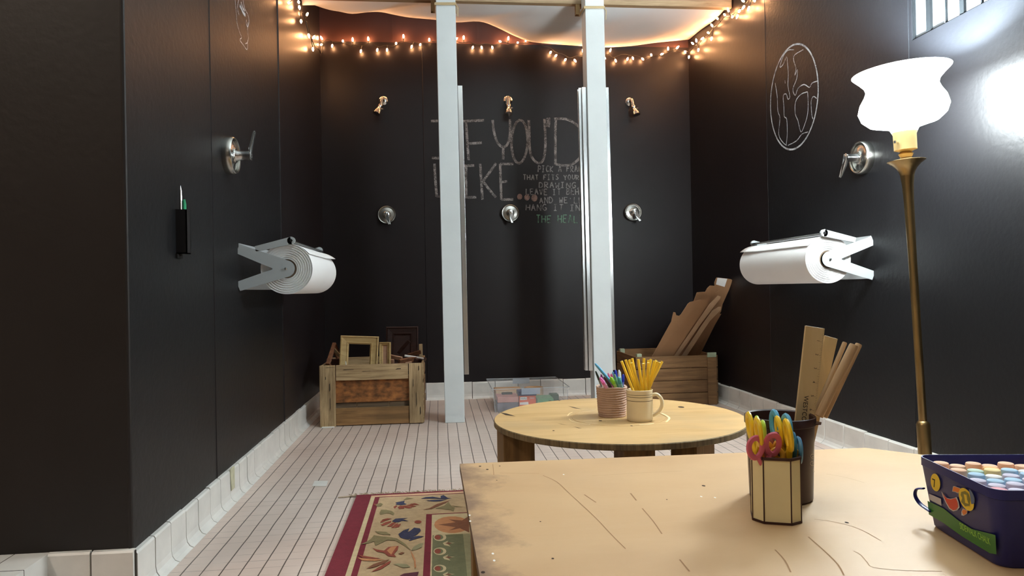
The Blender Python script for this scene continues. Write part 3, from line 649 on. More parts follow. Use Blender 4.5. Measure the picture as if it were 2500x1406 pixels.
# ================================================================== LEFT CRATE AND ITS FRAMES
CX0, CX1, CY0, CY1, CH = -.638, -.088, 3.856, 4.31, .327
cr = thing('wooden_crate', 'weathered wooden crate with strand board front, full of picture frames', 'crate', V((CX0+CX1)/2, (CY0+CY1)/2, 0))
def board(name, a, b, m, par, marks=0, axis='x'):
    mb = MB(); mb.box(a, b); o = mb.build(name, m, par, bevel=.002)
    return o
ub = [board('upright_board', (CX0, CY0, 0), (CX0+.082, CY0+.018, CH), m_cratev, cr), board('upright_board', (CX1-.078, CY0, .004), (CX1-.004, CY0+.018, CH), m_cratev, cr)]
tr = board('top_rail', (CX0+.086, CY0, CH-.082), (CX1-.082, CY0+.018, CH), m_crate, cr)
board('panel', (CX0+.02, CY0+.020, .124), (CX1-.02, CY0+.030, CH-.07), m_osb, cr)
for k_ in range(3): board('slat', (CX0+.02+k_*.172, CY0+.032, .09), (CX0+.188+k_*.172, CY0+.040, .135), m_slat, cr)
board('bottom_rail', (CX0+.082, CY0+.008, .004), (CX1-.078, CY0+.026, .096), m_brail, cr)
for x in (CX0, CX1-.012):
    for z0, z1 in ((.006, .10), (.122, .216), (.238, CH-.003)): board('side_board', (x, CY0+.019, z0), (x+.012, CY1, z1), m_crate, cr)
for z0, z1 in ((.006, .10), (.122, .216), (.238, CH)): board('back_board', (CX0, CY1, z0), (CX1, CY1+.014, z1), m_crate, cr)
board('corner_post', (CX1-.034, CY1-.03, .0), (CX1-.013, CY1-.001, CH+.07), m_cratev, cr)
board('floor_board', (CX0+.013, CY0+.03, .02), (CX1-.013, CY1-.001, .035), m_crate, cr)
for bx_, marks in ((ub[0], [(.050, .21, .006, .05), (.052, .12, .004, .08), (.03, .26, .004, .02)]), (ub[1], [(.02, .22, .004, .05), (.035, .13, .005, .09), (.05, .30, .006, .03), (.055, .07, .006, .05)])):
    mb = MB(); x0 = CX0 if bx_ is ub[0] else CX1-.078
    for dx, z, wd, hh in marks: mb.slab([V(x0+dx, CY0-.0006, z-hh/2), V(x0+dx+wd, CY0-.0006, z-hh/4), V(x0+dx+wd*.8, CY0-.0006, z+hh/2), V(x0+dx+wd*.1, CY0-.0006, z+hh/3)], (0, .0008, 0))
    mb.build('crack', m_knot, bx_)
mb = MB()
for dx, z, wd, hh in ((.12, .30, .06, .004), (.03, .315, .05, .003), (.40, .296, .03, .006), (.31, .33, .006, .005), (.22, .29, .05, .003)): mb.slab([V(CX0+dx, CY0-.0006, z), V(CX0+dx+wd, CY0-.0006, z+.002), V(CX0+dx+wd, CY0-.0006, z+hh), V(CX0+dx+.01, CY0-.0006, z+hh)], (0, .0008, 0))
mb.build('crack', m_knot, tr)
mb = MB(); mb.box((CX0+.01, CY0-.02, .0), (CX0+.075, CY0+.012, .003)); tag(mb.build('shim', m_white), 'flat white chip under the crate front corner', 'chip')
def frame_mesh(mb, w, h, fw_, t, prof=.35):
    """mitred moulding with a raised outer lip; local x/z plane, front at -y"""
    o = [(-w/2, 0), (w/2, 0), (w/2, h), (-w/2, h)]
    def rng(k): return [(-w/2+k, k), (w/2-k, k), (w/2-k, h-k), (-w/2+k, h-k)]
    lv = [(0, 0), (0, -t), (fw_*.12, -t*1.15), (fw_*.2, -t*.8), (fw_*.75, -t*.6), (fw_*.82, -t*.75), (fw_, -t*.45), (fw_, 0)]
    rings = [[mb.bm.verts.new((x, d, z)) for x, z in rng(k)] for k, d in lv]
    for i in range(len(rings)):
        A, B = rings[i], rings[(i+1) % len(rings)]
        for q in range(4): mb.bm.faces.new((A[q], A[(q+1) % 4], B[(q+1) % 4], B[q])).material_index = mb.mi
def pframe(label, m, w, h, fw_, t, loc, rot, back=None):
    mb = MB(); frame_mesh(mb, w, h, fw_, t); o = thing('picture_frame', label, 'picture frame', loc, 'loose frames in the crate'); mb.build('moulding', m, o, local=True)
    if back:
        mb = MB(); mb.box((-w/2+fw_*.8, -t*.3, fw_*.8), (w/2-fw_*.8, -t*.15, h-fw_*.8)); mb.build('backing', back, o, local=True)
    o.rotation_euler = rot; return o
p = onY(873, 892, 3.93); pframe('cream wooden picture frame standing upright at the front of the crate', m_cream, .205, .26, .045, .024, V(p.x-.002, 3.945, .215), (-.10, .055, 0))
p = onY(803, 880, 4.02); pframe('brown frame corner sticking up at the crate left end', m_brownf, .15, .15, .034, .018, onY(812, 836, 4.02)-V(.0116, .0517, .159), (.0, PI/4, 1.35))
pframe('narrow tan frame standing just right of the cream frame', m_cream, .062, .20, .018, .018, V(-.300, 3.99, .235), (-.05, .0, -.25), m_pinkw)
pframe('large dark red frame leaning on the back wall behind the crate', m_redf, .19, .26, .05, .02, V(-.222, 4.27, .245), (-.12, .01, 0), m_redf)
def stick(label, m, px0, py0, Y0, px1, py1, Y1, w_, t_, name='wood_strip', cat='wood strip'):
    mb = MB(); mb.bar(onY(px0, py0, Y0), onY(px1, py1, Y1), w_, t_, V(0, 1, .35)); return tag(mb.build(name, m, bevel=.001), label, cat, 'loose wood strips in the crate')
stick('short grey slat leaning between brown frame corner and cream frame', m_crate, 814, 851, 4.02, 834, 874, 3.99, .016, .008)
stick('dark red board lying flat at the crate left end', m_redf, 800, 886, 3.99, 832, 886, 3.96, .05, .012)
stick('pale pink board sloping down from the narrow tan frame', m_pinkw, 934, 866, 4.06, 982, 876, 3.99, .022, .010)
stick('lower pale board beside the narrow tan frame', m_pinkw, 932, 880, 4.02, 962, 882, 4.00, .022, .010)
stick('brown moulding lying across the right half of the crate', m_brownf, 974, 884, 3.93, 1014, 876, 4.02, .030, .014)
stick('orange brown moulding tilted up at the crate right end', m_brownf, 996, 868, 4.12, 1027, 859, 4.14, .022, .010)
stick('thin white strip lying on top at the crate right end', m_white, 988, 868, 3.98, 1034, 875, 4.04, .009, .008)
stick('dark strip under the white strip at the crate right end', m_redf, 1012, 880, 4.00, 1038, 878, 4.08, .026, .014)
stick('dark red strip standing diagonally in front of the large red frame', m_redf, 972, 862, 4.19, 999, 832, 4.17, .020, .008)
stick('thin white splinter standing behind the crate front rail', m_white, 845, 891, 3.915, 844, 882, 3.915, .004, .003)
stick('short pale strip lying along the crate front rail', m_pinkw, 990, 887, 3.90, 1005, 884, 3.91, .010, .008)

# ================================================================== RIGHT CRATE AND CARDBOARD
RX0, RX1, RY0, RY1 = 1.165, 1.672, 4.13, 4.585
RH = onY(1650, 869, RY0).z
rc = thing('wooden_crate', 'brown plank crate on the right holding torn cardboard', 'crate', V((RX0+RX1)/2, (RY0+RY1)/2, 0))
m_rc = wood('brown_plank', (150, 112, 74), (112, 80, 50), 'x', 16, .8, (84, 60, 38), .5)
m_rcy = wood('brown_plank_side', (146, 110, 72), (108, 78, 48), 'y', 16, .8, (84, 60, 38), .5)
npl = 4; ph_ = RH/npl
for k in range(npl):
    z0, z1 = k*ph_+.003, (k+1)*ph_-.001
    board('front_plank', (RX0+.012, RY0, z0), (RX1-.012, RY0+.016, z1), m_rc, rc)
    board('back_plank', (RX0+.012, RY1-.016, z0), (RX1-.012, RY1, z1+.012*(k == 3)), m_rc, rc)
    board('side_plank', (RX0, RY0, z0), (RX0+.012, RY1, z1), m_rcy, rc); board('side_plank', (RX1-.012, RY0, z0), (RX1, RY1, z1), m_rcy, rc)
for x, y in ((RX0+.013, RY0+.017), (RX1-.068, RY0-.014), (RX0+.013, RY1-.047), (RX1-.043, RY1-.047)):
    dx = .055 if x > 1.6 and y < 4.3 else .03
    o = board('corner_post', (x, y, .001), (x+dx, y+(.013 if y < RY0 else .03), RH-.012), m_rc, rc)
    board('corner_block', (x, y, RH-.012), (x+dx, y+(.013 if y < RY0 else .03), RH+.016), m_mint, o)
def card(name, label, pts, Y0, dY, thick, m, group='torn cardboard in the right crate'):
    """outline on a leaning sheet: depth grows with height"""
    P = []
    for x, y in pts:
        px, py = 1480+x/3.905, 640+y/3.905; P.append(onY(px, py, Y0+dY*(900-y)/750))
    mb = MB(); mb.mi = 0; mb.slab(P, (0, thick, 0), 1); return tag(mb.build(name, [m, m_cboard2]), label, 'cardboard', group)
card('cardboard_sheet', 'widest brown cardboard sheet, leaning at the front of the bundle', [(430, 960), (440, 895), (560, 675), (622, 565), (630, 520), (642, 475), (660, 478), (668, 505), (695, 512), (715, 495), (780, 395), (800, 380), (840, 370), (900, 357), (985, 375), (640, 885), (600, 960)], 4.19, -.30, .004, m_cboard)
card('cardboard_sheet', 'narrow cardboard strip right behind the widest sheet', [(610, 960), (655, 880), (985, 400), (1040, 345), (1065, 318), (1092, 328), (1085, 350), (905, 585), (690, 890), (650, 960)], 4.222, -.30, .004, m_cboard2)
card('cardboard_sheet', 'cardboard strip with a pale upper edge, third in the bundle', [(690, 960), (720, 890), (900, 620), (1010, 462), (1070, 425), (1095, 424), (1092, 455), (985, 565), (770, 890), (740, 960)], 4.254, -.30, .004, m_cboard2)
card('cardboard_sheet', 'stepped cardboard sheet behind the widest one, with torn top', [(560, 960), (720, 600), (835, 370), (865, 288), (900, 284), (945, 282), (962, 250), (990, 222), (1045, 226), (1040, 290), (1080, 270), (1080, 300), (905, 560), (720, 960)], 4.286, -.30, .004, m_cboard)
cb = card('cardboard_sheet', 'tallest cardboard strip, with a white patch at its top', [(700, 960), (960, 420), (1035, 262), (1032, 195), (1052, 146), (1155, 156), (1190, 162), (1204, 172), (1172, 262), (1110, 400), (1095, 470), (800, 960)], 4.325, -.30, .005, m_cboard)
mb = MB(); P = [onY(1480+x/3.905, 640+y/3.905, 4.324-.30*(900-y)/750) for x, y in ((1060, 148), (1154, 158), (1128, 236), (1046, 212))]; mb.slab(P, (0, -.0012, 0)); tag(mb.build('white_patch', m_white, cb), 'white paper patch')
card('cardboard_sheet', 'dark cardboard strip at the right rear of the bundle', [(740, 960), (985, 590), (1078, 490), (1098, 492), (1035, 600), (905, 862), (855, 960)], 4.356, -.30, .004, m_cboard)

# ================================================================== CLEAR BIN ON THE FLOOR
BX0, BX1, BY0, BY1, BH = .318, .735, 4.11, 4.56, .138
bn = thing('storage_bin', 'clear plastic bin on the floor between the posts', 'bin', V((BX0+BX1)/2, (BY0+BY1)/2, 0))
mb = MB(); tp = .012; th = .002
def ringr(z, k, off=0): return [V(BX0-k+off, BY0-k+off, z), V(BX1+k-off, BY0-k+off, z), V(BX1+k-off, BY1+k-off, z), V(BX0-k+off, BY1+k-off, z)]
R_ = [ringr(.001, 0), ringr(BH-.016, tp*.8), ringr(BH-.016, tp+.006), ringr(BH, tp+.006), ringr(BH, tp+.003), ringr(BH-.014, tp*.8-.003), ringr(.003, -.003)]
vs = [[mb.bm.verts.new(p) for p in r] for r in R_]
for i in range(len(vs)-1):
    for q in range(4): mb.bm.faces.new((vs[i][q], vs[i][(q+1) % 4], vs[i+1][(q+1) % 4], vs[i+1][q]))
mb.bm.faces.new(vs[0][::-1]); mb.bm.faces.new(vs[-1]); mb.build('tub', m_clear, bn)
mb = MB(); k_ = tp+.006
mb.tube([V(BX0-k_, BY0-k_, BH+.001), V(BX1+k_, BY0-k_, BH+.001), V(BX1+k_, BY1+k_, BH+.001), V(BX0-k_, BY1+k_, BH+.001)], .0028, 6, close=True)
mb.tube([V(BX0-.002, BY0-.002, .003), V(BX0-tp*.8, BY0-tp*.8, BH-.016)], .0022, 6); mb.tube([V(BX1+.002, BY0-.002, .003), V(BX1+tp*.8, BY0-tp*.8, BH-.016)], .0022, 6)
mb.build('rim', mat('clear_plastic_rim', (216, 222, 228), .15, alpha=.45), bn)
for ya in (BY0-tp-.008, BY1+tp+.004):
    mb = MB(); mb.box((.47, ya, BH-.035), (.58, ya+.004, BH+.002)); mb.build('latch', mat('pale_plastic_latch', (190, 200, 215), .2, alpha=.5), bn)
def boxthing(name, label, cat, a, b, m, group=None):
    mb = MB(); mb.box(a, b); return tag(mb.build(name, m, bevel=.003), label, cat, group or 'supplies in the clear bin')
boxthing('supply_bag', 'pink bag at the left front of the clear bin', 'bag', (BX0+.014, BY0+.012, .055), (BX0+.138, BY0+.16, .088), mat('pink_wrap', (196, 140, 134), .5, var=.15, vscale=18))
boxthing('supply_pack', 'dark grey pack under the pink bag in the clear bin', 'pack', (BX0+.012, BY0+.010, .004), (BX0+.136, BY0+.15, .054), mat('grey_wrap', (104, 96, 108), .5, var=.3, vscale=25))
ob = thing('carton', 'orange carton with navy top inside the clear bin', 'carton', V(BX0+0.1904, BY0+.055, .004), 'supplies in the clear bin')
mb = MB(); mb.box((BX0+0.1420, BY0+.008, .004), (BX0+0.2388, BY0+.11, .092)); bd = mb.build('body', mat('orange_card', (226, 92, 48), .55), ob)
mb = MB(); mb.box((BX0+0.1373, BY0+.005, .092), (BX0+0.2435, BY0+.115, .116)); mb.build('lid', mat('navy_card', (46, 56, 104), .5), ob)
mb = MB(); y = BY0+.0068; mb.mi = 0
mb.slab([V(BX0+0.1467, y, .068), V(BX0+0.1868, y, .068), V(BX0+0.1868, y, .085), V(BX0+0.1467, y, .085)], (0, .001, 0)); mb.slab([V(BX0+0.1444, y, .040), V(BX0+0.1963, y, .040), V(BX0+0.1939, y, .056), V(BX0+0.1444, y, .054)], (0, .001, 0))
for z in (.080, .073): mb.slab([V(BX0+0.2022, y, z), V(BX0+0.2305, y, z), V(BX0+0.2305, y, z+.0018), V(BX0+0.2022, y, z+.0018)], (0, .001, 0))
add_text(mb, 'Hefty', .0145, V(BX0+0.1497, y-.0006, .0725), (1, 0, 0), (0, 0, 1), 1, width=.034)
mb.build('label_print', [m_white, m_ink], bd)
boxthing('supply_pack', 'green pack right of the orange carton in the clear bin', 'pack', (BX0+.248, BY0+.01, .004), (BX0+.345, BY0+.15, .072), mat('green_wrap', (96, 150, 104), .5, var=.15, vscale=15))
boxthing('cardboard_box', 'shallow tan cardboard box in the back of the clear bin', 'box', (BX0+.02, BY0+.20, .004), (BX0+.185, BY0+.37, .098), m_cboard2)
boxthing('paint_scraper', 'black handle lying on the pink bag in the clear bin', 'handle', (BX0+.048, BY0+.10, .0885), (BX0+.112, BY0+.125, .100), m_dark)
mb = MB(); mb.lathe([(.060, .004), (.060, .104), (.050, .104), (.050, .096), (.001, .096)], V(BX0+.262, BY0+.27, 0), n=32); tag(mb.build('cardboard_tub', m_cboard2, smooth=True), 'round tan cardboard tub in the back of the clear bin', 'tub', 'supplies in the clear bin')
boxthing('supply_pack', 'small dark green pack at the right of the clear bin', 'pack', (BX0+.352, BY0+.16, .004), (BX0+.402, BY0+.24, .07), mat('dark_green_wrap', (52, 92, 58), .5))

# ================================================================== RUG
RZ = .007
rug = thing('rug', 'beige fringed rug with maroon border and flowers beside the table', 'rug', V(.33, 1.56, 0))
Rg = lambda p, z=RZ: onZ(780+p[0]/5.715, 1160+p[1]/5.715, z)
rx0, ry1 = onZ(872, 1206, RZ).x, 2.520; rx1, ry0 = .95, .60
cols = dict(beige=(184, 156, 120), maroon=(116, 36, 48), pink=(206, 164, 130), navy=(58, 58, 82), rust=(142, 70, 54), olive=(132, 118, 82), green=(112, 110, 80), sage=(146, 138, 104), brown=(128, 82, 58), cream=(196, 176, 138), peach=(190, 130, 88), plum=(92, 46, 56))
mats = [mat('rug_'+k, v, .95, var=.10, vscale=60, bump=.6, bscale=320) for k, v in cols.items()]; ci = {k: i for i, k in enumerate(cols)}
mb = MB(); mb.mi = 0; mb.box((rx0, ry0, .0005), (rx1, ry1, RZ))
lay = [0]
def inlay(pts, col, world=False, h=None):
    lay[0] += 1; z = RZ+.0002+.00002*lay[0] if h is None else RZ+h; mb.mi = ci[col]
    P = [V(p[0], p[1], z) for p in pts] if world else [Rg(p, z) for p in pts]
    f = mb.face(P)
    if f is not None and f.normal.z < 0: pass
def strip(x0, x1, y0, y1, col): inlay([(x0, y0), (x1, y0), (x1, y1), (x0, y1)], col, True)
bw = .060
for k, (a, b, c) in enumerate(((0, .052, 'maroon'), (.052, .066, 'cream'), (.066, .082, 'maroon'))):
    strip(rx0+a, rx0+b, ry0, ry1-.0, c); strip(rx1-b, rx1-a, ry0, ry1, c)
strip(rx0+.0, rx1, ry1-.016, ry1, 'maroon'); strip(rx0+.052, rx1-.052, ry1-.036, ry1-.016, 'pink'); strip(rx0+.066, rx1-.066, ry1-.042, ry1-.036, 'maroon')
# inner field
fx = Rg((1500, 900)).x; fy = Rg((1500, 545)).y
strip(fx-.006, fx+.012, ry0, fy, 'maroon'); strip(fx, rx1-.3, fy-.008, fy, 'maroon'); strip(fx+.012, rx1-.3, ry0, fy-.008, 'cream')
gx0, gx1 = Rg((1575, 1000)).x, Rg((2020, 1000)).x; gy = Rg((1700, 835)).y
strip(gx0, gx1+.02, ry0, gy, 'green'); strip(gx1, gx1+.02, ry0, gy, 'sage'); strip(gx1+.02, rx1-.35, ry0, fy-.03, 'beige')
S = smooth_path
def blob(cx, cy, rx, ry, col, n=18): inlay([(cx+rx*math.cos(2*PI*i/n), cy+ry*math.sin(2*PI*i/n)) for i in range(n)], col)
blob(1850, 690, 250, 118, 'peach'); inlay([(1660, 690), (1900, 655), (1800, 615), (1990, 630), (2080, 570), (2090, 800), (1960, 740), (1810, 770), (1900, 725)], 'brown')
for cy in (865, 1060, 1300, 1540):
    blob(1680, cy, 90, 52, 'cream'); blob(1665, cy, 62, 38, 'green'); blob(1650, cy, 42, 32, 'rust')
    inlay([(1720, cy+80), (1800, cy+45), (1780, cy+72), (1890, cy+78), (1790, cy+95), (1830, cy+130), (1740, cy+110)], 'cream'); inlay([(1750, cy+82), (1800, cy+72), (1850, cy+84), (1800, cy+100)], 'brown')
# flowers and leaves of the wide border
inlay([(1030, 360), (1060, 380), (1110, 370), (1190, 355), (1180, 385), (1220, 405), (1150, 415), (1060, 410), (1080, 395)], 'navy')
for q in ([(1030, 440), (1070, 420), (1090, 430), (1050, 465)], [(1090, 445), (1130, 420), (1185, 440), (1180, 465), (1110, 470)], [(1150, 425), (1200, 420), (1300, 450), (1250, 462), (1200, 455)], [(1210, 415), (1280, 405), (1350, 435), (1300, 442)], [(1260, 400), (1330, 388), (1400, 415), (1340, 415)]): inlay(q, 'rust')
inlay([(1410, 330), (1480, 305), (1580, 298), (1690, 318), (1690, 290), (1730, 275), (1760, 295), (1790, 315), (1850, 322), (1770, 330), (1700, 330), (1620, 325), (1500, 325)], 'navy'); inlay([(1480, 355), (1560, 345), (1660, 340), (1780, 335), (1700, 360), (1600, 366)], 'navy')
inlay([(1435, 482), (1530, 460), (1640, 400), (1830, 345), (1760, 385), (1660, 430), (1560, 470)], 'brown'); inlay([(1620, 460), (1740, 425), (1800, 370), (1840, 430), (1890, 450), (1870, 505), (1820, 480)], 'olive'); inlay([(1840, 420), (1900, 430), (2030, 440), (1900, 440)], 'olive')
inlay([(755, 395), (790, 405), (850, 385), (890, 405), (850, 435), (790, 430)], 'olive'); inlay([(750, 392), (790, 408), (800, 425), (770, 420)], 'rust'); inlay([(1170, 345), (1220, 310), (1270, 318), (1320, 326), (1240, 332)], 'olive')
inlay([(835, 530), (860, 480), (930, 480), (1010, 500), (1045, 530), (1030, 560), (980, 530), (900, 535), (850, 550)], 'olive')
inlay([(1010, 640), (1060, 605), (1120, 600), (1240, 595), (1160, 612), (1245, 640), (1150, 635), (1100, 655), (1050, 655)], 'navy')
for q in ([(845, 660), (880, 615), (950, 600), (1010, 605), (930, 630), (880, 655)], [(855, 690), (920, 655), (1000, 635), (1000, 655), (930, 690), (880, 705)], [(940, 715), (1020, 660), (1070, 660), (1000, 715)], [(1000, 730), (1060, 680), (1100, 665), (1080, 710), (1030, 735)], [(1050, 735), (1090, 690), (1140, 675), (1110, 720)]): inlay(q, 'rust')
blob(1375, 650, 50, 22, 'rust', 12)
inlay([(1100, 820), (1170, 770), (1255, 740), (1230, 790), (1260, 780), (1320, 730), (1400, 740), (1415, 770), (1370, 820), (1290, 870), (1240, 895), (1200, 890), (1130, 870)], 'navy'); inlay([(1240, 915), (1300, 860), (1380, 845), (1460, 852), (1350, 885), (1270, 912)], 'navy')
inlay([(770, 780), (850, 785), (930, 790), (1000, 830), (900, 830), (820, 815)], 'olive'); inlay([(570, 965), (650, 930), (720, 885), (760, 835), (840, 850), (960, 860), (1080, 880), (1200, 960), (1280, 1050), (1180, 980), (1060, 910), (940, 905), (850, 950), (780, 980), (760, 920), (680, 950)], 'olive')
inlay([(1280, 1050), (1310, 1000), (1400, 950), (1450, 945), (1430, 1000), (1360, 1035)], 'sage')
inlay([(735, 1010), (800, 1035), (900, 1050), (960, 1000), (1040, 990), (1105, 985), (1090, 1040), (1040, 1100), (1070, 1140), (960, 1130), (900, 1080), (800, 1065)], 'rust'); inlay([(940, 1050), (1000, 1000), (1080, 990), (1030, 1060), (1000, 1110)], 'peach')
inlay([(535, 1105), (600, 1120), (720, 1140), (860, 1160), (760, 1165), (600, 1150)], 'rust'); inlay([(530, 1150), (640, 1160), (800, 1170), (920, 1175), (780, 1195), (600, 1190)], 'peach')
inlay([(650, 1305), (750, 1240), (880, 1195), (980, 1170), (900, 1230), (760, 1285)], 'brown'); inlay([(720, 1350), (820, 1285), (940, 1215), (1000, 1190), (980, 1230), (860, 1310)], 'rust')
inlay([(1100, 1095), (1150, 1070), (1190, 1080), (1140, 1105)], 'brown'); inlay([(1030, 1240), (1100, 1230), (1220, 1240), (1270, 1280), (1160, 1290), (1090, 1260)], 'sage'); inlay([(1270, 1050), (1310, 1110), (1340, 1180), (1350, 1290), (1325, 1290), (1320, 1190), (1290, 1120)], 'peach')
inlay([(1120, 1400), (1180, 1370), (1260, 1360), (1385, 1345), (1370, 1400), (1300, 1450), (1150, 1450)], 'plum')
mb.build('pile', mats, rug)
mb = MB(); rnd = random.Random(5); x = rx0-.02
while x < .30:
    dx = rnd.uniform(-.02, .012); L_ = rnd.uniform(.022, .042)
    mb.tube([(x, ry1-.002, RZ*.7), (x+dx*.5, ry1+L_*.5, .004), (x+dx, ry1+L_, .002)], .0011, 4); x += rnd.uniform(.0022, .0045)
for i in range(16): x = rx0+rnd.uniform(-.01, .02); mb.tube([(x, ry1-.002, .005), (x-.03, ry1+.006, .003), (x-.055, ry1+rnd.uniform(-.004, .004), .002)], .0011, 4)
tag(mb.build('fringe', mat('fringe_cotton', (178, 158, 132), .95), rug), 'pale cotton fringe', kind='stuff')

# ================================================================== TABLES
TZ = .33
# round spool-top table
tc_ = V(.5262, 2.0677, 0); TR = .3703
rtb = thing('round_table', 'low round plywood table on thick square legs', 'table', V(tc_.x, tc_.y, RZ))
mb = MB()
prof = [(.001, TZ), (.137, TZ), (.1378, TZ-.0012), (.1402, TZ-.0012), (.141, TZ), (TR-.002, TZ), (TR, TZ-.002), (TR, TZ-.015), (TR-.002, TZ-.017), (.001, TZ-.017)]
mb.lathe(prof, V(tc_.x, tc_.y, 0), n=128, mis=[0, 0, 0, 0, 0, 1, 1, 1, 1], cap=False)
Z7 = lambda p, dz=.0004: onZ(1180+p[0]/3.676, 950+p[1]/3.676, TZ+dz)
mb.mi = 3
for x, y, r in ((1775, 160, .0095), (1562, 194, .0035), (1330, 328, .0035), (1050, 282, .005), (630, 372, .003)):
    c = Z7((x, y)); mb.face([c+V(r*math.cos(2*PI*i/14), r*math.sin(2*PI*i/14)*1.5, 0) for i in range(14)])
for ln in ([(760, 151), (800, 158), (884, 180), (820, 170)], [(150, 209), (210, 218), (292, 243), (200, 232)], [(665, 304), (750, 322), (700, 314)], [(808, 334), (886, 352), (850, 348)], [(580, 100), (615, 103), (600, 108)], [(665, 97), (695, 101), (680, 104)]): mb.face([Z7(p) for p in ln])
mb.mi = 4
for ln, wd in (([(757, 240), (770, 220), (800, 205)], .004), ([(770, 265), (790, 285), (850, 300), (960, 315)], .003), ([(1600, 215), (1650, 240), (1670, 262), (1640, 295)], .006), ([(1400, 320), (1470, 316), (1530, 306)], .006), ([(1100, 288), (1200, 282), (1310, 276)], .003)):
    mb.ribbon(smooth_path([Z7(p, .0006) for p in ln], 3), wd, (0, 0, 1))
mb.build('tabletop', [m_ply, m_plyedge, m_plyedge, m_hole, m_chip], rtb, smooth=True)
for px, Y, rz, hw in ((1262, 2.03, .12, .046), (1556, 1.80, .10, .042), (1700, 2.02, .62, .046), (1572, 2.33, .1, .036)):
    c = onY(px, 1115, Y); mb = MB(); R = Matrix.Rotation(rz, 3, 'Z')
    mb.box((c.x-hw, Y-hw+.03, RZ+.0015), (c.x+hw, Y+hw+.03, TZ-.0172), R); mb.build('leg', m_leg, rtb, bevel=.002)
# large board table
bt = thing('board_table', 'low rectangular table with a worn hardboard top in the foreground', 'table', V(.57, 1.04, RZ))
poly = [(.0405, 1.581), (.988, 1.566), (1.095, 1.455), (1.11, .42), (.056, .42)]
mb = MB(); mb.mi = 0; mb.slab([V(x, y, TZ-.016) for x, y in poly], (0, 0, .016), 1)
Z8 = lambda p, dz=.0003: onZ(1100+p[0]/2.0833, 1080+p[1]/2.0833, TZ+dz)
mb.mi = 2
for ln, wd in (([(470, 168), (540, 200), (600, 255), (660, 310), (740, 385), (820, 470), (890, 540)], .0030), ([(915, 258), (945, 295)], .0055), ([(975, 335), (1030, 400), (1075, 465)], .0042), ([(1165, 595), (1215, 655)], .0045), ([(1910, 160), (2010, 178), (2105, 205)], .0014), ([(1850, 390), (1960, 405), (2080, 440), (2190, 500)], .0022), ([(1820, 480), (1900, 550), (1970, 620), (2000, 675)], .0042), ([(2050, 552), (2085, 570), (2120, 610), (2150, 635), (2300, 650), (2500, 655)], .0020), ([(1650, 545), (1700, 600), (1730, 660)], .0045), ([(680, 265), (740, 305)], .0045), ([(250, 155), (450, 158)], .002), ([(720, 170), (960, 155), (1180, 145)], .0012), ([(215, 110), (220, 165)], .002)):
    mb.ribbon(smooth_path([Z8(p) for p in ln], 3), wd*.5, (0, 0, 1))
mb.mi = 3
for x, y, r in ((1287, 220, .0035), (2015, 407, .003), (150, 121, .003), (187, 137, .003), (250, 120, .002), (165, 660, .003), (457, 402, .0015), (520, 590, .002), (235, 192, .0015), (1100, 290, .0015)): c = Z8((x, y)); mb.face([c+V(r*math.cos(2*PI*i/8), r*1.4*math.sin(2*PI*i/8), 0) for i in range(8)])
mb.mi = 5
for x, y in ((575, 163), (1275, 275), (1345, 280), (97, 370), (215, 565), (222, 600), (100, 400)): c = Z8((x, y)); mb.face([c+V(.002*math.cos(2*PI*i/6), .004*math.sin(2*PI*i/6), 0) for i in range(6)])
mb.build('tabletop', [m_hard, m_hedge, m_mark, m_hole, m_stain, m_white], bt)
for x, y in ((.10, 1.50), (.98, 1.46), (.11, .50), (1.04, .50)):
    z0 = RZ+.0015 if x < .9 else .0005
    mb = MB(); mb.box((x-.04, y-.04, z0), (x+.04, y+.04, TZ-.0162)); mb.build('leg', m_leg, bt, bevel=.002)
mb = MB(); mb.box((.07, 1.53, TZ-.09), (1.00, 1.55, TZ-.0162)); mb.box((.066, .46, TZ-.09), (.086, 1.53, TZ-.0162)); mb.build('apron', m_leg, bt)

# ------------------------------------------------ cups on the round table
mc = onZ(1568, 1032, TZ) + V(.004, .037, 0); MR = .0375; MH = .0905
mug = thing('mug', 'cream mug with three dark stripes, holding yellow pencils', 'mug', V(mc.x, mc.y, TZ))
mb = MB(); mb.lathe([(MR*.86, 0), (MR*.93, .001), (MR*.99, .006), (MR, .012), (MR, MH-.004), (MR+.0008, MH-.001), (MR-.0012, MH), (MR-.0034, MH-.003), (MR-.0036, .008), (.001, .006)], V(mc.x, mc.y, TZ), n=48, cap=True); mb.build('body', m_mug, mug, smooth=True)
mb = MB()
for z, hh in ((.077, .0009), (.0705, .0011), (.0595, .0012)): mb.lathe([(MR+.0003, z), (MR+.0003, z+hh)], V(mc.x, mc.y, TZ), n=48, cap=False)
mb.build('stripe', mat('dark_glaze_line', (48, 30, 28), .3), mug)
ha = V(.93, -.36, 0).normalized(); o = V(mc.x, mc.y, TZ)
mb = MB(); mb.tube(smooth_path([o+ha*(MR-.002)+V(0, 0, .074), o+ha*(MR+.012)+V(0, 0, .076), o+ha*(MR+.024)+V(0, 0, .064), o+ha*(MR+.026)+V(0, 0, .046), o+ha*(MR+.018)+V(0, 0, .030), o+ha*(MR+.005)+V(0, 0, .019), o+ha*(MR-.002)+V(0, 0, .016)], 5), .0052, 12); mb.build('handle', m_mug, mug, smooth=True)
Z10 = lambda x, y, Y: onY(1400+x/6.389, 840+y/6.389, Y)
def pencil_mesh(L):
    mb = MB(); n = 6; r = .0039
    mb.mi = 0; mb.lathe([(r, 0), (r, L)], n=n, mis=[0], cap=False); mb.lathe([(r, 0), (.001, 0)], n=n, mis=[1], cap=False)
    mb.lathe([(r, L), (r*.82, L+.0004), (.0014, L+.0004)], n=n, mis=[1, 1], cap=False); mb.lathe([(.0014, L+.0005), (.0001, L+.0005)], n=n, mis=[2], cap=False)
    return mb
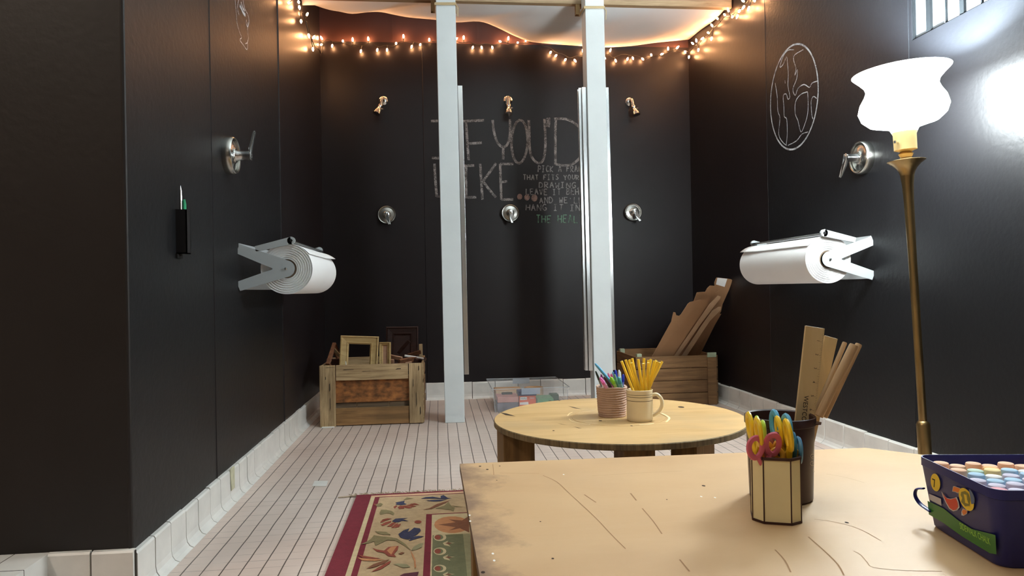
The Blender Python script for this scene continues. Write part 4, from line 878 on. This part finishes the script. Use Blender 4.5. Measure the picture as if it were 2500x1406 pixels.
def aim(o, base, tip, roll=0):
    d = (Vector(tip)-Vector(base)).normalized(); q = d.to_track_quat('Z', 'Y'); o.rotation_euler = (q @ Matrix.Rotation(roll, 3, 'Z').to_quaternion()).to_euler(); o.location = base
pen_list = [((750, 266), (930, 755), -.018), ((812, 246), (985, 755), .012), ((860, 292), (1060, 755), -.024), ((868, 244), (1000, 755), .02), ((915, 222), (1020, 755), .026), ((1010, 238), (1080, 755), .006), ((1078, 302), (1140, 755), -.026), ((1122, 290), (1190, 755), -.018), ((1100, 222), (1105, 755), .026), ((1170, 250), (1155, 755), .014), ((1206, 236), (1190, 755), .024), ((1262, 262), (1205, 755), .004), ((1292, 252), (1225, 755), .018), ((1308, 272), (1222, 755), -.012), ((1344, 285), (1240, 755), -.022), ((1385, 270), (1255, 755), .006)]
first = None
for k, (tp_, rm, dy) in enumerate(pen_list):
    tip = Z10(*tp_, mc.y+dy*1.25); rim = Z10(*rm, mc.y+dy*.8)
    rz = TZ+MH; q = tip+(rim-tip)*((tip.z-rz)/(tip.z-rim.z)); v = V(q.x-mc.x, q.y-mc.y, 0)
    if v.length > .0275: v = v*(.0275/v.length)
    q = V(mc.x+v.x, mc.y+v.y, rz); b = tip+(q-tip)*((tip.z-(TZ+.010))/(tip.z-rz)); v = V(b.x-mc.x, b.y-mc.y, 0)
    if v.length > .0265:
        v = v*(.0265/v.length); b = V(mc.x+v.x, mc.y+v.y, TZ+.010); tip = b+(q-b)*((tip.z-b.z)/(rz-b.z))
    L_ = (tip-b).length
    mb = pencil_mesh(L_); o = mb.build('pencil', [m_pencil, m_pwood, m_ink], local=True); aim(o, b, tip, k*.7)
    tag(o, 'unsharpened yellow pencil standing in the striped cream mug', 'pencil', 'yellow pencils in the mug')
# coiled rope cup with pens
cc = onZ(1501, 1021, TZ)+V(.002, .041, 0); NH = 13
cup = thing('rope_cup', 'pinkish coiled rope cup holding coloured pens', 'cup', V(cc.x, cc.y, TZ))
prof = []; HCUP = .0905; st = HCUP/NH
def cr_(z): return .0385+(.0445-.0385)*(z/HCUP)**.8
prof = [(cr_(0)*.9, 0)]
for k in range(NH):
    for a in (-70, -35, 0, 35, 70): prof.append((cr_(k*st)+st*.42*math.cos(math.radians(a)), k*st+st/2+st*.5*math.sin(math.radians(a))))
prof += [(cr_(HCUP)-.005, HCUP-.002), (cr_(0)-.004, .004), (.001, .004)]
mb = MB(); mb.lathe(prof, V(cc.x, cc.y, TZ), n=40)
bm_ = mb.bm; rnd = random.Random(2)
for v in bm_.verts:
    a = math.atan2(v.co.y-cc.y, v.co.x-cc.x); v.co.z += .0011*math.sin(3*a+v.co.z*90)*(1 if v.co.z > TZ+.006 else 0)
mb.build('coil_wall', m_rope, cup, smooth=True)
pens = [('light blue', (92, 168, 210), (335, 300), (585, 590), -.010, .0044), ('black capped dark green', (40, 52, 46), (345, 418), (455, 700), -.02, .0034), ('bright pink', (222, 110, 180), (415, 520), (545, 730), -.034, .0056), ('dark brown', (54, 36, 40), (475, 508), (612, 730), -.030, .0044), ('purple', (138, 70, 130), (428, 470), (510, 700), -.010, .0036), ('lime green', (140, 206, 60), (582, 512), (685, 730), -.033, .0056), ('rose pink', (226, 120, 160), (540, 448), (610, 700), .004, .0036), ('grey green', (120, 160, 140), (640, 466), (720, 730), -.022, .0040), ('teal', (70, 150, 160), (697, 508), (768, 730), -.034, .0058), ('royal blue', (44, 64, 176), (655, 402), (690, 720), .016, .0044), ('white capped', (214, 226, 226), (710, 402), (728, 720), .004, .0044), ('dark blue', (36, 56, 168), (775, 468), (757, 720), .010, .0052), ('pale blue', (128, 190, 214), (612, 424), (650, 700), .022, .0036), ('coral pink', (214, 84, 130), (590, 462), (640, 700), -.004, .0034)]
for cn, rgb, tp_, rm, dy, r in pens:
    tip = Z10(*tp_, cc.y+dy*1.2); rim = Z10(*rm, cc.y+dy); d = rim-tip; lo = None
    for s in [i/40 for i in range(40, 100)]:
        q = tip+d*s
        if q.z < TZ+.012 or V(q.x-cc.x, q.y-cc.y, 0).length > cr_(max(0, q.z-TZ))-.006-r: break
        lo = q
    if lo is None: lo = tip+d*.88
    L_ = (tip-lo).length; t = thing('pen', cn+' pen leaning in the coiled rope cup', 'pen', lo, 'pens in the rope cup')
    mb = MB(); mb.lathe([(r*.5, 0), (r*.92, .006), (r*.92, L_*.45)], n=14); mb.build('barrel', mat('pen_barrel_'+cn.replace(' ', '_'), tuple(min(255, int(c*.6+90)) for c in rgb), .35), t, smooth=True, local=True)
    mb = MB(); mb.lathe([(r, L_*.45), (r*1.02, L_*.6), (r*.95, L_-.012), (r*.7, L_-.003), (r*.3, L_)], n=14); mb.build('cap', mat('pen_cap_'+cn.replace(' ', '_'), rgb, .3), t, smooth=True, local=True)
    mb = MB(); mb.box((-r*.3, r*.9, L_*.62), (r*.3, r*1.35, L_-.006)); mb.build('clip', mat('pen_clip_'+cn.replace(' ', '_'), rgb, .3), t, local=True)
    aim(t, lo, tip, random.uniform(0, 6))

# ------------------------------------------------ canister with rulers
kc = onZ(1936, 1236, TZ)+V(.006, .055, 0); KB, KT = .0545, .0605
KH = onY(1936, 1026, kc.y-.055).z-TZ
can = thing('canister', 'dark brown round canister holding rulers and dowels', 'canister', V(kc.x, kc.y, TZ))
mb = MB(); mb.lathe([(KB-.004, 0), (KB, .003), (KT-.002, KH-.016), (KT+.001, KH-.014), (KT+.001, KH-.001), (KT-.0005, KH), (KT-.003, KH-.002), (KB-.004, .005), (.001, .005)], V(kc.x, kc.y, TZ), n=64); mb.build('body', m_can, can, smooth=True)
mb = MB(); a = math.atan2(-.55, .85); e = V(math.cos(a), math.sin(a), 0); mb.slab([V(kc.x, kc.y, TZ+KH-.012)+e*(KT-.001)+V(-e.y, e.x, 0)*-.014, V(kc.x, kc.y, TZ+KH-.012)+e*(KT+.009)+V(-e.y, e.x, 0)*-.008, V(kc.x, kc.y, TZ+KH-.012)+e*(KT+.009)+V(-e.y, e.x, 0)*.008, V(kc.x, kc.y, TZ+KH-.012)+e*(KT-.001)+V(-e.y, e.x, 0)*.014], (0, 0, .002)); mb.build('rim_tab', m_can, can)
# scroll ornament printed on the canister
def onCan(px, py):
    d = ray(px, py); o = CAM; r = (KB+KT)/2+.0006
    for _ in range(4):
        ox, oy = o.x-kc.x, o.y-kc.y; A = d.x**2+d.y**2; B = 2*(ox*d.x+oy*d.y); C = ox*ox+oy*oy-r*r; q = B*B-4*A*C
        if q < 0: return None
        t = (-B-math.sqrt(q))/(2*A); P = o+d*t; r = KB+(KT-.002-KB)*(P.z-TZ)/(KH-.016)+.0007
    return P
mb = MB(); K = lambda x, y: onCan(1780+x/2.51, 760+y/2.51)
def spiral(cx, cy, r, turns, a0, dr): return [(cx+r*(1-dr*i/18)*math.cos(a0+turns*2*PI*i/18), cy+r*(1-dr*i/18)*math.sin(a0+turns*2*PI*i/18)) for i in range(19)]
paths = [[(562, 985), (560, 940), (563, 890), (572, 850), (580, 830)]] + [spiral(513, 885, 17, 1.3, .6, .75), spiral(510, 930, 18, 1.3, -.4, .75), spiral(536, 848, 12, 1.3, 1, .75), spiral(522, 972, 13, 1.3, -.8, .75), spiral(540, 998, 10, 1.2, -1, .7), spiral(562, 1005, 9, 1.2, -1, .7), spiral(558, 822, 9, 1.2, 1, .7), spiral(578, 975, 12, 1.2, 3.8, .7), spiral(582, 900, 12, 1.2, 2.5, .7)] + [[(528, 888), (548, 905), (560, 930)], [(527, 935), (548, 945), (560, 965)], [(532, 975), (550, 972), (561, 962)], [(546, 852), (560, 870), (563, 890)], [(550, 945), (556, 925), (563, 945), (556, 955), (550, 945)], [(566, 940), (576, 920), (580, 935), (570, 950)]]
for pth in paths:
    P = [K(*p) for p in pth]; P = [p for p in P if p is not None]
    for p_, q_ in zip(P[:-1], P[1:]): mb.ribbon([p_, q_], .0011, V(p_.x-kc.x, p_.y-kc.y, 0).normalized())
mb.build('scroll_print', m_print, can)
# rulers
def ruler(label, t0, t1, b0, b1, Yt, Yb, thick, nums, brand):
    """four sight-line corners: top left/right, lower left/right; then carried down to the canister floor"""
    A, B = onY(*t0, Yt), onY(*t1, Yt); C, Dd = onY(*b0, Yb), onY(*b1, Yb)
    wd = (B-A).length; ax = ((C+Dd)/2-(A+B)/2).normalized(); top = (A+B)/2; x = (B-A).normalized(); x = (x-ax*x.dot(ax)).normalized(); nrm = x.cross(ax).normalized()
    if nrm.dot(CAM-top) < 0: nrm = -nrm
    L_ = min(.305, (top.z-(TZ+.008))/abs(ax.z)); t = thing('ruler', label, 'ruler', top+ax*L_, 'wooden rulers in the canister')
    mb = MB(); mb.slab([top-x*wd/2, top+x*wd/2, top+x*wd/2+ax*L_, top-x*wd/2+ax*L_], nrm*-thick); mb.build('stick', m_ruler, t, bevel=.0006)
    if nums:
        mb = MB(); o = top+nrm*.0003
        for i in range(1, 12):
            c = o+ax*(.0254*i); e = o+x*(wd/2-.001)+ax*(.0254*i)
            for k in range(8 if i < 11 else 1): q = e+ax*(.0254/8*k-.0254); ln = .0055 if k == 0 else .004 if k == 4 else .0022; mb.ribbon([q, q-x*ln], .00035, nrm)
            add_text(mb, str(i), .0075, c+x*(wd/2-.0125)+ax*-.003, ax, x, 0)
        if brand: add_text(mb, brand, .0125, o-x*(.001)+ax*.127+x*-.006, ax, x, 0, width=.060)
        mb.build('print', m_ink, t)
    return t
ruler('front wooden ruler with inch numbers standing in the canister', (1967.5, 797), (2014, 800), (1937, 1022), (1995, 1024), kc.y+.012, kc.y+.002, .0045, True, 'WESTCOTT')
ruler('second wooden ruler, standing behind the numbered one', (2014, 822), (2046, 824), (1974, 1005), (2004, 1005), kc.y+.036, kc.y+.026, .004, False, None)
for lab, t0, b0, dyt, dyb, r in (('thin wooden dowel leaning right of the rulers', (2063, 836), (1990, 1010), .020, .010, .0044), ('thick wooden dowel leaning at the right of the canister', (2085, 842), (1999, 1016), .0, .0, .0078), ('rightmost wooden dowel, leaning furthest out of the canister', (2097, 840), (2012, 1018), .030, .024, .0062)):
    T = onY(*t0, kc.y+dyt); B = onY(*b0, kc.y+dyb); d = (B-T).normalized(); s = 0; lo = B
    for i in range(200):
        q = B+d*.001*i
        if q.z < TZ+.008 or V(q.x-kc.x, q.y-kc.y, 0).length > KB-.006-r: break
        lo = q
    mb = MB(); L_ = (T-lo).length; mb.lathe([(r*.95, 0), (r, .002), (r, L_-.002), (r*.9, L_), (.0004, L_)], n=18); o = mb.build('dowel', m_dowel, smooth=True, local=True); aim(o, lo, T); tag(o, lab, 'dowel', 'wooden dowels in the canister')

# ------------------------------------------------ eight-sided scissor holder
P4 = [onZ(*p, TZ) for p in ((1842, 1272), (1866, 1279), (1933, 1283.5), (1958, 1280))]
ux = (P4[2]-P4[1]).normalized(); uy = V(-ux.y, ux.x, 0); fl = (P4[2]-P4[1]).length
fc = (P4[1]+P4[2])/2; hwid = fl/2+.0165; sc_ = fc+uy*(hwid)
SH = onY(1899, 1119, fc.y).z-TZ
octo = [(-fl/2, -hwid), (fl/2, -hwid), (hwid, -fl/2), (hwid, fl/2), (fl/2, hwid), (-fl/2, hwid), (-hwid, fl/2), (-hwid, -fl/2)]
def op(k, z, s=1.0): x, y = octo[k % 8]; return sc_+ux*(x*s)+uy*(y*s)+V(0, 0, z)
sh = thing('pencil_pot', 'eight-sided cream pot with brown edges, full of scissors', 'pot', V(sc_.x, sc_.y, TZ))
mb = MB(); mb.slab([op(k, .0005) for k in range(8)], (0, 0, .003))
for k in range(8): mb.slab([op(k, 0), op(k+1, 0), op(k+1, SH-.001), op(k, SH-.001)], ((sc_-(op(k, 0)+op(k+1, 0))/2).normalized()*.002))
mb.build('panels', m_vinyl, sh)
mb = MB()
for k in range(8):
    mb.tube([op(k, .0005, 1.0), op(k, SH, 1.0)], .0011, 6)
    mb.bar(op(k, SH-.0015), op(k+1, SH-.0015), .0042, .0036, uy if k % 4 in (0,) else (op(k, 0)+op(k+1, 0))/2-sc_); mb.bar(op(k, .0022), op(k+1, .0022), .0036, .0026, (op(k, 0)+op(k+1, 0))/2-sc_)
mb.build('edging', m_trimb, sh)
def scissors(label, rgb, px, py, dy, yaw, lean, k=1.0, spread=.20):
    """child scissors, handles up; px,py = where the middle of the handles is seen"""
    top = onY(px, py, sc_.y+dy); t = thing('scissors', label, 'scissors', V(0, 0, 0), 'children\'s scissors in the cream pot')
    m = mat('scissor_handle_'+label.split()[0]+str(int(px)), rgb, .35)
    Lh = .050*k
    for s in (-1, 1):
        mb = MB(); cxp = s*.0165*k; pts = []
        for i in range(22): a = 2*PI*i/22; pts.append(V(cxp+.0118*k*math.cos(a)*(1+.12*math.sin(a)), s*.0022, .0165*k*math.sin(a)))
        mb.tube(pts, .0034*k, 8, close=True, flat=1.5)
        mb.tube([(cxp-s*.004, s*.0022, -.0155*k), (s*.006, s*.0016, -.028*k), (0, s*.0012, -.040*k)], .0038*k, 8, rs=[.0042*k, .0038*k, .003*k]); mb.build('handle', m, t, smooth=True, local=True)
        mb = MB(); mb.slab([V(-s*.002, s*.0006, -.036*k), V(s*.006, s*.0006, -.040*k), V(s*.004, s*.0006, -.085*k), V(-s*.002, s*.0006, -.090*k)], (0, s*.0010, 0)); mb.build('blade', m_steel, t, local=True)
    t.rotation_euler = (lean[1], lean[0], yaw); t.location = top
    return t
E_ = lambda x, y: (1780+x/7.81, 960+y/7.81)
scissors('pink scissors at the front left of the cream pot', (214, 104, 128), *E_(668, 1010), -.022, .10, (-.05, .12), 1.0)
scissors('yellow scissors at the far left of the cream pot', (240, 200, 40), *E_(480, 690), .004, PI/2-.2, (-.06, -.10), 1.2)
scissors('lime green scissors behind the far left yellow pair', (176, 208, 66), *E_(590, 730), .022, PI/2-.3, (-.02, .0), 1.1)
scissors('yellow scissors standing tall at the right of the cream pot', (240, 196, 36), *E_(1045, 770), -.004, PI/2-.25, (.06, -.12), 1.3)
scissors('light blue scissors standing tallest at the back', (92, 168, 204), *E_(985, 640), .024, PI/2-.1, (.0, -.02), 1.25)
scissors('teal scissors behind the tall yellow pair', (60, 120, 144), *E_(1160, 960), .016, PI/2-.3, (.04, .0), 1.1)
scissors('slate blue scissors at the right edge of the cream pot', (84, 140, 178), *E_(1235, 1050), .010, PI/2-.2, (.04, .0), 1.1)
scissors('orange scissors sunk low in the middle of the cream pot', (236, 168, 56), *E_(840, 1120), .0, .3, (.0, .0), .95)
scissors('orange-yellow scissors sunk lowest at the front right', (232, 178, 66), *E_(1050, 1225), -.012, -.1, (.08, .05), .82)
scissors('mauve scissors sunk behind the pink pair', (196, 120, 140), *E_(800, 1000), .014, .5, (.0, .0), 1.0)

# ------------------------------------------------ tub of chalk
A0, B0 = onZ(2272, 1282, TZ), onZ(2438, 1387, TZ)
dv = (B0-A0).normalized(); dn_ = V(-dv.y, dv.x, 0)
if dn_.x < 0: dn_ = -dn_
LL = (B0-A0).length+.006; WW = .172; BHt = onY(2252, 1111, A0.y+.012).z-TZ
ctr = (A0+B0)/2+dn_*(WW/2)
def rrect(k, z, rad=.018, n=5):
    hx, hy = LL/2+k, WW/2+k; P = []
    for (sx, sy, a0) in ((1, 1, 0), (-1, 1, PI/2), (-1, -1, PI), (1, -1, 1.5*PI)):
        for i in range(n+1):
            a = a0+PI/2*i/n; P.append(ctr+dv*(sx*(hx-rad)+rad*math.cos(a))+dn_*(sy*(hy-rad)+rad*math.sin(a))+V(0, 0, z))
    return P
bk_ = thing('chalk_tub', 'blue plastic tub with green band, full of pastel chalk', 'tub', V(ctr.x, ctr.y, TZ))
mb = MB(); RR = [rrect(-.003, .0), rrect(0, .004), rrect(.011, BHt-.014), rrect(.0122, BHt-.013), rrect(.0122, BHt), rrect(.0108, BHt), rrect(.0085, BHt-.012), rrect(-.003, .005)]
vv = [[mb.bm.verts.new(p) for p in r] for r in RR]; NN = len(vv[0])
for i in range(len(vv)-1):
    for q in range(NN): mb.bm.faces.new((vv[i][q], vv[i][(q+1) % NN], vv[i+1][(q+1) % NN], vv[i+1][q]))
mb.bm.faces.new(vv[0][::-1]); mb.bm.faces.new(vv[-1]); mb.build('tub_wall', m_bucket, bk_, smooth=True)
# printed face
Pm = ctr-dn_*(WW/2+.0068)+V(0, 0, BHt/2); tang = V(0, 0, 1)*(BHt-.02)-dn_*.011; nface = dv.cross(tang).normalized()
if nface.dot(CAM-Pm) < 0: nface = -nface
Zb = lambda p, h=.0010: onP(2200+p[0]/4.063, 1060+p[1]/4.063, Pm+nface*h, nface)
Zc = lambda p, h=.0010: onP(2240+p[0]/8.269, 1080+p[1]/8.269, Pm+nface*h, nface)
mb = MB()
def pf(pts, mi, h, Z=Zb): mb.face([Z(p, h) for p in pts], mi)
pf([(262, 660), (420, 735), (560, 850), (700, 940), (880, 985), (935, 1000), (945, 1190), (880, 1180), (600, 1010), (420, 880), (275, 795)], 0, .0008)
cyl = [(340+46*math.cos(t)+10*math.sin(t), 478+88*math.sin(t)) for t in [2*PI*i/28 for i in range(28)]]; pf(cyl, 1, .0010)
pf([(276, 588), (395, 640), (400, 710), (282, 648)], 4, .0010)
def pc(pts, mi, h): mb.face([Zc(p, h) for p in pts], mi)
pc([(480, 985), (530, 1060), (590, 1120), (660, 1135), (740, 1120), (790, 1100), (830, 1200), (850, 1310), (800, 1370), (720, 1390), (640, 1340), (570, 1220), (510, 1090)], 4, .0010); pc([(500, 1020), (540, 1080), (600, 1135), (670, 1150), (770, 1122), (805, 1200), (820, 1300), (780, 1355), (720, 1370), (650, 1325), (585, 1215)], 2, .0013)
pc([(700, 990), (715, 890), (740, 880), (860, 920), (880, 960), (820, 1030), (760, 1000)], 4, .0010); pc([(708, 985), (722, 900), (745, 892), (850, 930), (860, 965), (815, 1015), (760, 990)], 3, .0013)
pc([(885, 1400), (915, 1330), (1010, 1370), (1000, 1440), (930, 1480), (885, 1470)], 4, .0010); pc([(895, 1400), (920, 1345), (1000, 1380), (985, 1435), (930, 1468)], 3, .0013)
el = [(985+150*math.cos(t)+35*math.sin(t), 1150+225*math.sin(t)+60*math.cos(t)) for t in [2*PI*i/30 for i in range(30)]]; pc(el, 1, .0016)
el = [(1060+90*math.cos(t)+25*math.sin(t), 1090+150*math.sin(t)+40*math.cos(t)) for t in [2*PI*i/24 for i in range(24)] if math.cos(t) > -.2]; pc(el, 5, .0018)
pc([(880, 1000), (960, 980), (1030, 1040), (1060, 1160), (1050, 1280), (960, 1290), (880, 1200), (900, 1120), (870, 1060)], 6, .0020); pc([(930, 1040), (990, 1060), (1000, 1150), (1030, 1240), (960, 1220), (950, 1130)], 1, .0022)
tx = (Zb((395, 705))-Zb((282, 648))).normalized()
ty = tang.normalized()
add_text(mb, '7', .020, Zb((316, 522), .0012), tx, ty, 7)
o1, o2 = Zb((585, 935), .0012), Zb((885, 1100), .0012)
add_text(mb, 'SIDEWALK CHALK', .0135, o1, (o2-o1), ty, 8, width=(o2-o1).length)
mb.build('label', [m_green, m_yel, m_red, m_orange, m_lilac, mat('blue_print', (70, 92, 130), .4), m_olive, m_ink, m_lime], bk_)
mb = MB(); h0 = Zb((236, 545), -.002)-dv*.004; h1 = Zb((262, 735), -.002)-dv*.004
mb.tube(smooth_path([h0, h0-dv*.010-dn_*.006-V(0, 0, .004), (h0+h1)/2-dv*.012-dn_*.009, h1-dv*.006-dn_*.006+V(0, 0, .004), h1+dv*.02-dn_*.003], 5), .0045, 8, flat=.35); mb.build('handle', m_bucket, bk_, smooth=True)
pal = {'peach': (238, 196, 168), 'cream yellow': (240, 220, 164), 'pale blue': (176, 206, 230), 'lavender': (206, 200, 218), 'pink': (232, 168, 178), 'mint': (190, 214, 196), 'white': (226, 222, 220), 'orange': (232, 180, 122)}
pm = {k: mat('chalk_'+k.replace(' ', '_'), v, .95, var=.03, vscale=30) for k, v in pal.items()}
nr, nc = 7, 7; sp_ = .0262; rnd = random.Random(9)
for i in range(nr):
    for j in range(nc):
        u_ = -LL/2+.012+i*.0243; v_ = -WW/2+.013+j*.0245+(.0120 if i % 2 else 0)
        if abs(u_) > LL/2-.008 or abs(v_) > WW/2-.008: continue
        f_ = i/(nr-1); far = 1-f_
        if far > .8: c = rnd.choice(['peach', 'orange', 'cream yellow', 'peach'])
        elif far > .55: c = rnd.choice(['peach', 'mint', 'pale blue', 'cream yellow', 'pale blue'] if j < 4 else ['cream yellow', 'white', 'pink'])
        else: c = rnd.choice(['pale blue', 'lavender', 'pale blue', 'white', 'lavender', 'pink'] if j < 4 else ['pink', 'pale blue', 'cream yellow', 'mint'])
        p = ctr+dv*u_+dn_*v_; Hc = BHt-.013+rnd.uniform(-.002, .002)-(.006 if far > .8 and j % 2 else 0)
        mb = MB(); mb.lathe([(.0100, 0), (.0112, Hc-.003), (.0105, Hc-.0006), (.0096, Hc), (.0002, Hc)], V(p.x, p.y, TZ+.006), n=20)
        tag(mb.build('chalk_stick', pm[c], smooth=True), c+' chalk stick standing upright in the blue tub', 'chalk stick', c+' chalk sticks in the blue tub')

# ================================================================== FLOOR LAMP
LY = 2.115
q0, q1 = onY(2258, 1105, LY), onY(2212.5, 390, LY); ax = (q1-q0).normalized(); base = q0-ax*(q0.z/ax.z)
lamp = thing('floor_lamp', 'brass floor lamp with a glowing white glass shade by the right wall', 'floor lamp', base)
zz = lambda px, py: (onY(px, py, LY)-base).dot(ax)
h_sl = zz(2254, 1030); h_cup = zz(2213, 392); h_ring = zz(2211, 385); h_s0 = zz(2210, 366); h_s1 = zz(2209, 328); h_c = zz(2208, 322)
mb = MB(); mb.lathe([(.120, .012), (.118, .022), (.085, .034), (.030, .045), (.018, .06), (.018, .07)], base, ax, 40); mb.lathe([(.121, 0.001), (.122, .012), (.120, .0125)], base, V(0, 0, 1), 40); mb.build('base', m_brass, lamp, smooth=True)
mb = MB(); mb.lathe([(.018, .06), (.0195, .08), (.0200, h_sl-.008), (.0170, h_sl), (.0120, h_sl+.004), (.0125, h_cup-.30), (.0148, h_cup-.12), (.0170, h_cup-.075), (.0205, h_cup-.046)], base, ax, 28); mb.build('pole', m_brass, lamp, smooth=True)
mb = MB(); mb.lathe([(.0203, h_cup-.048), (.0235, h_cup-.036), (.030, h_cup-.024), (.041, h_cup-.012), (.053, h_cup-.004), (.0556, h_cup-.0015), (.0555, h_cup), (.050, h_cup+.001), (.020, h_cup+.006), (.013, h_cup+.012), (.012, h_cup+.020)], base, ax, 36); mb.build('drip_cup', m_brass, lamp, smooth=True)
mb = MB(); mb.lathe([(.012, h_ring-.004), (.018, h_ring+.004), (.022, h_ring+.012), (.016, h_ring+.018), (.026, h_s0-.002), (.033, h_s0), (.0335, h_s1), (.036, h_s1+.004), (.036, h_c+.004)], base, ax, 32); so = mb.build('bulb_socket', m_sock, lamp, smooth=True)
mb = MB(); p = base+ax*(h_s0+.022); d = V(-.95, -.3, 0).normalized(); mb.tube([p+d*.032, p+d*.046], .003, 8); mb.tube([p+d*.046-V(0, 0, .004), p+d*.046+V(0, 0, .004)], .004, 8); mb.build('switch', m_chrome, so)
prof_s = [(.036, .0), (.042, .012), (.062, .018), (.098, .028), (.120, .048), (.1285, .072), (.122, .098), (.108, .122), (.102, .138), (.106, .154), (.122, .172), (.136, .185), (.1405, .190), (.137, .191), (.120, .176), (.102, .157), (.097, .140), (.102, .124), (.117, .098), (.1235, .072), (.115, .050), (.095, .032), (.060, .022), (.038, .016)]
prof_s = [(r_*1.01, h_*1.01) for r_, h_ in prof_s]
mb = MB(); mb.lathe(prof_s, base+ax*(h_c), ax, 64, cap=False); shd = mb.build('glass_shade', m_shade, lamp, smooth=True)
bl = bpy.data.lights.new('lamp_bulb', 'POINT'); bl.energy = LAMP_BULB; bl.color = (.74, .91, 1.0); bl.shadow_soft_size = .03
blo = bpy.data.objects.new('lamp_bulb', bl); COL.objects.link(blo); blo.parent = lamp; blo.location = ax*(h_c+.095)

# ================================================================== ADDED FILL LIGHTS, UNSEEN, IN THE FRONT ROOM
for x, y, lab, est, ecol in ((-2.0, .25, 'added fill light over the left of the front room', FILL_LEFT, (1.0, .82, .66)), (.3, -1.5, 'added fill light at the far end of the front room', FILL_BACK, (1.0, .97, .93))):
    m_diff = mat('fill_light_diffuser', (250, 246, 238), .5, emit=ecol, estr=est)
    t = thing('added_fill_light', lab, 'fill light', V(x, y, CEIL-.08), 'added fill lights of the front room')
    mb = MB(); mb.box((x-.16, y-.6, CEIL-.05), (x+.16, y+.6, CEIL-.001)); mb.build('housing', m_grey, t)
    mb = MB(); mb.box((x-.14, y-.58, CEIL-.08), (x+.14, y+.58, CEIL-.0505)); mb.build('diffuser', m_diff, t)
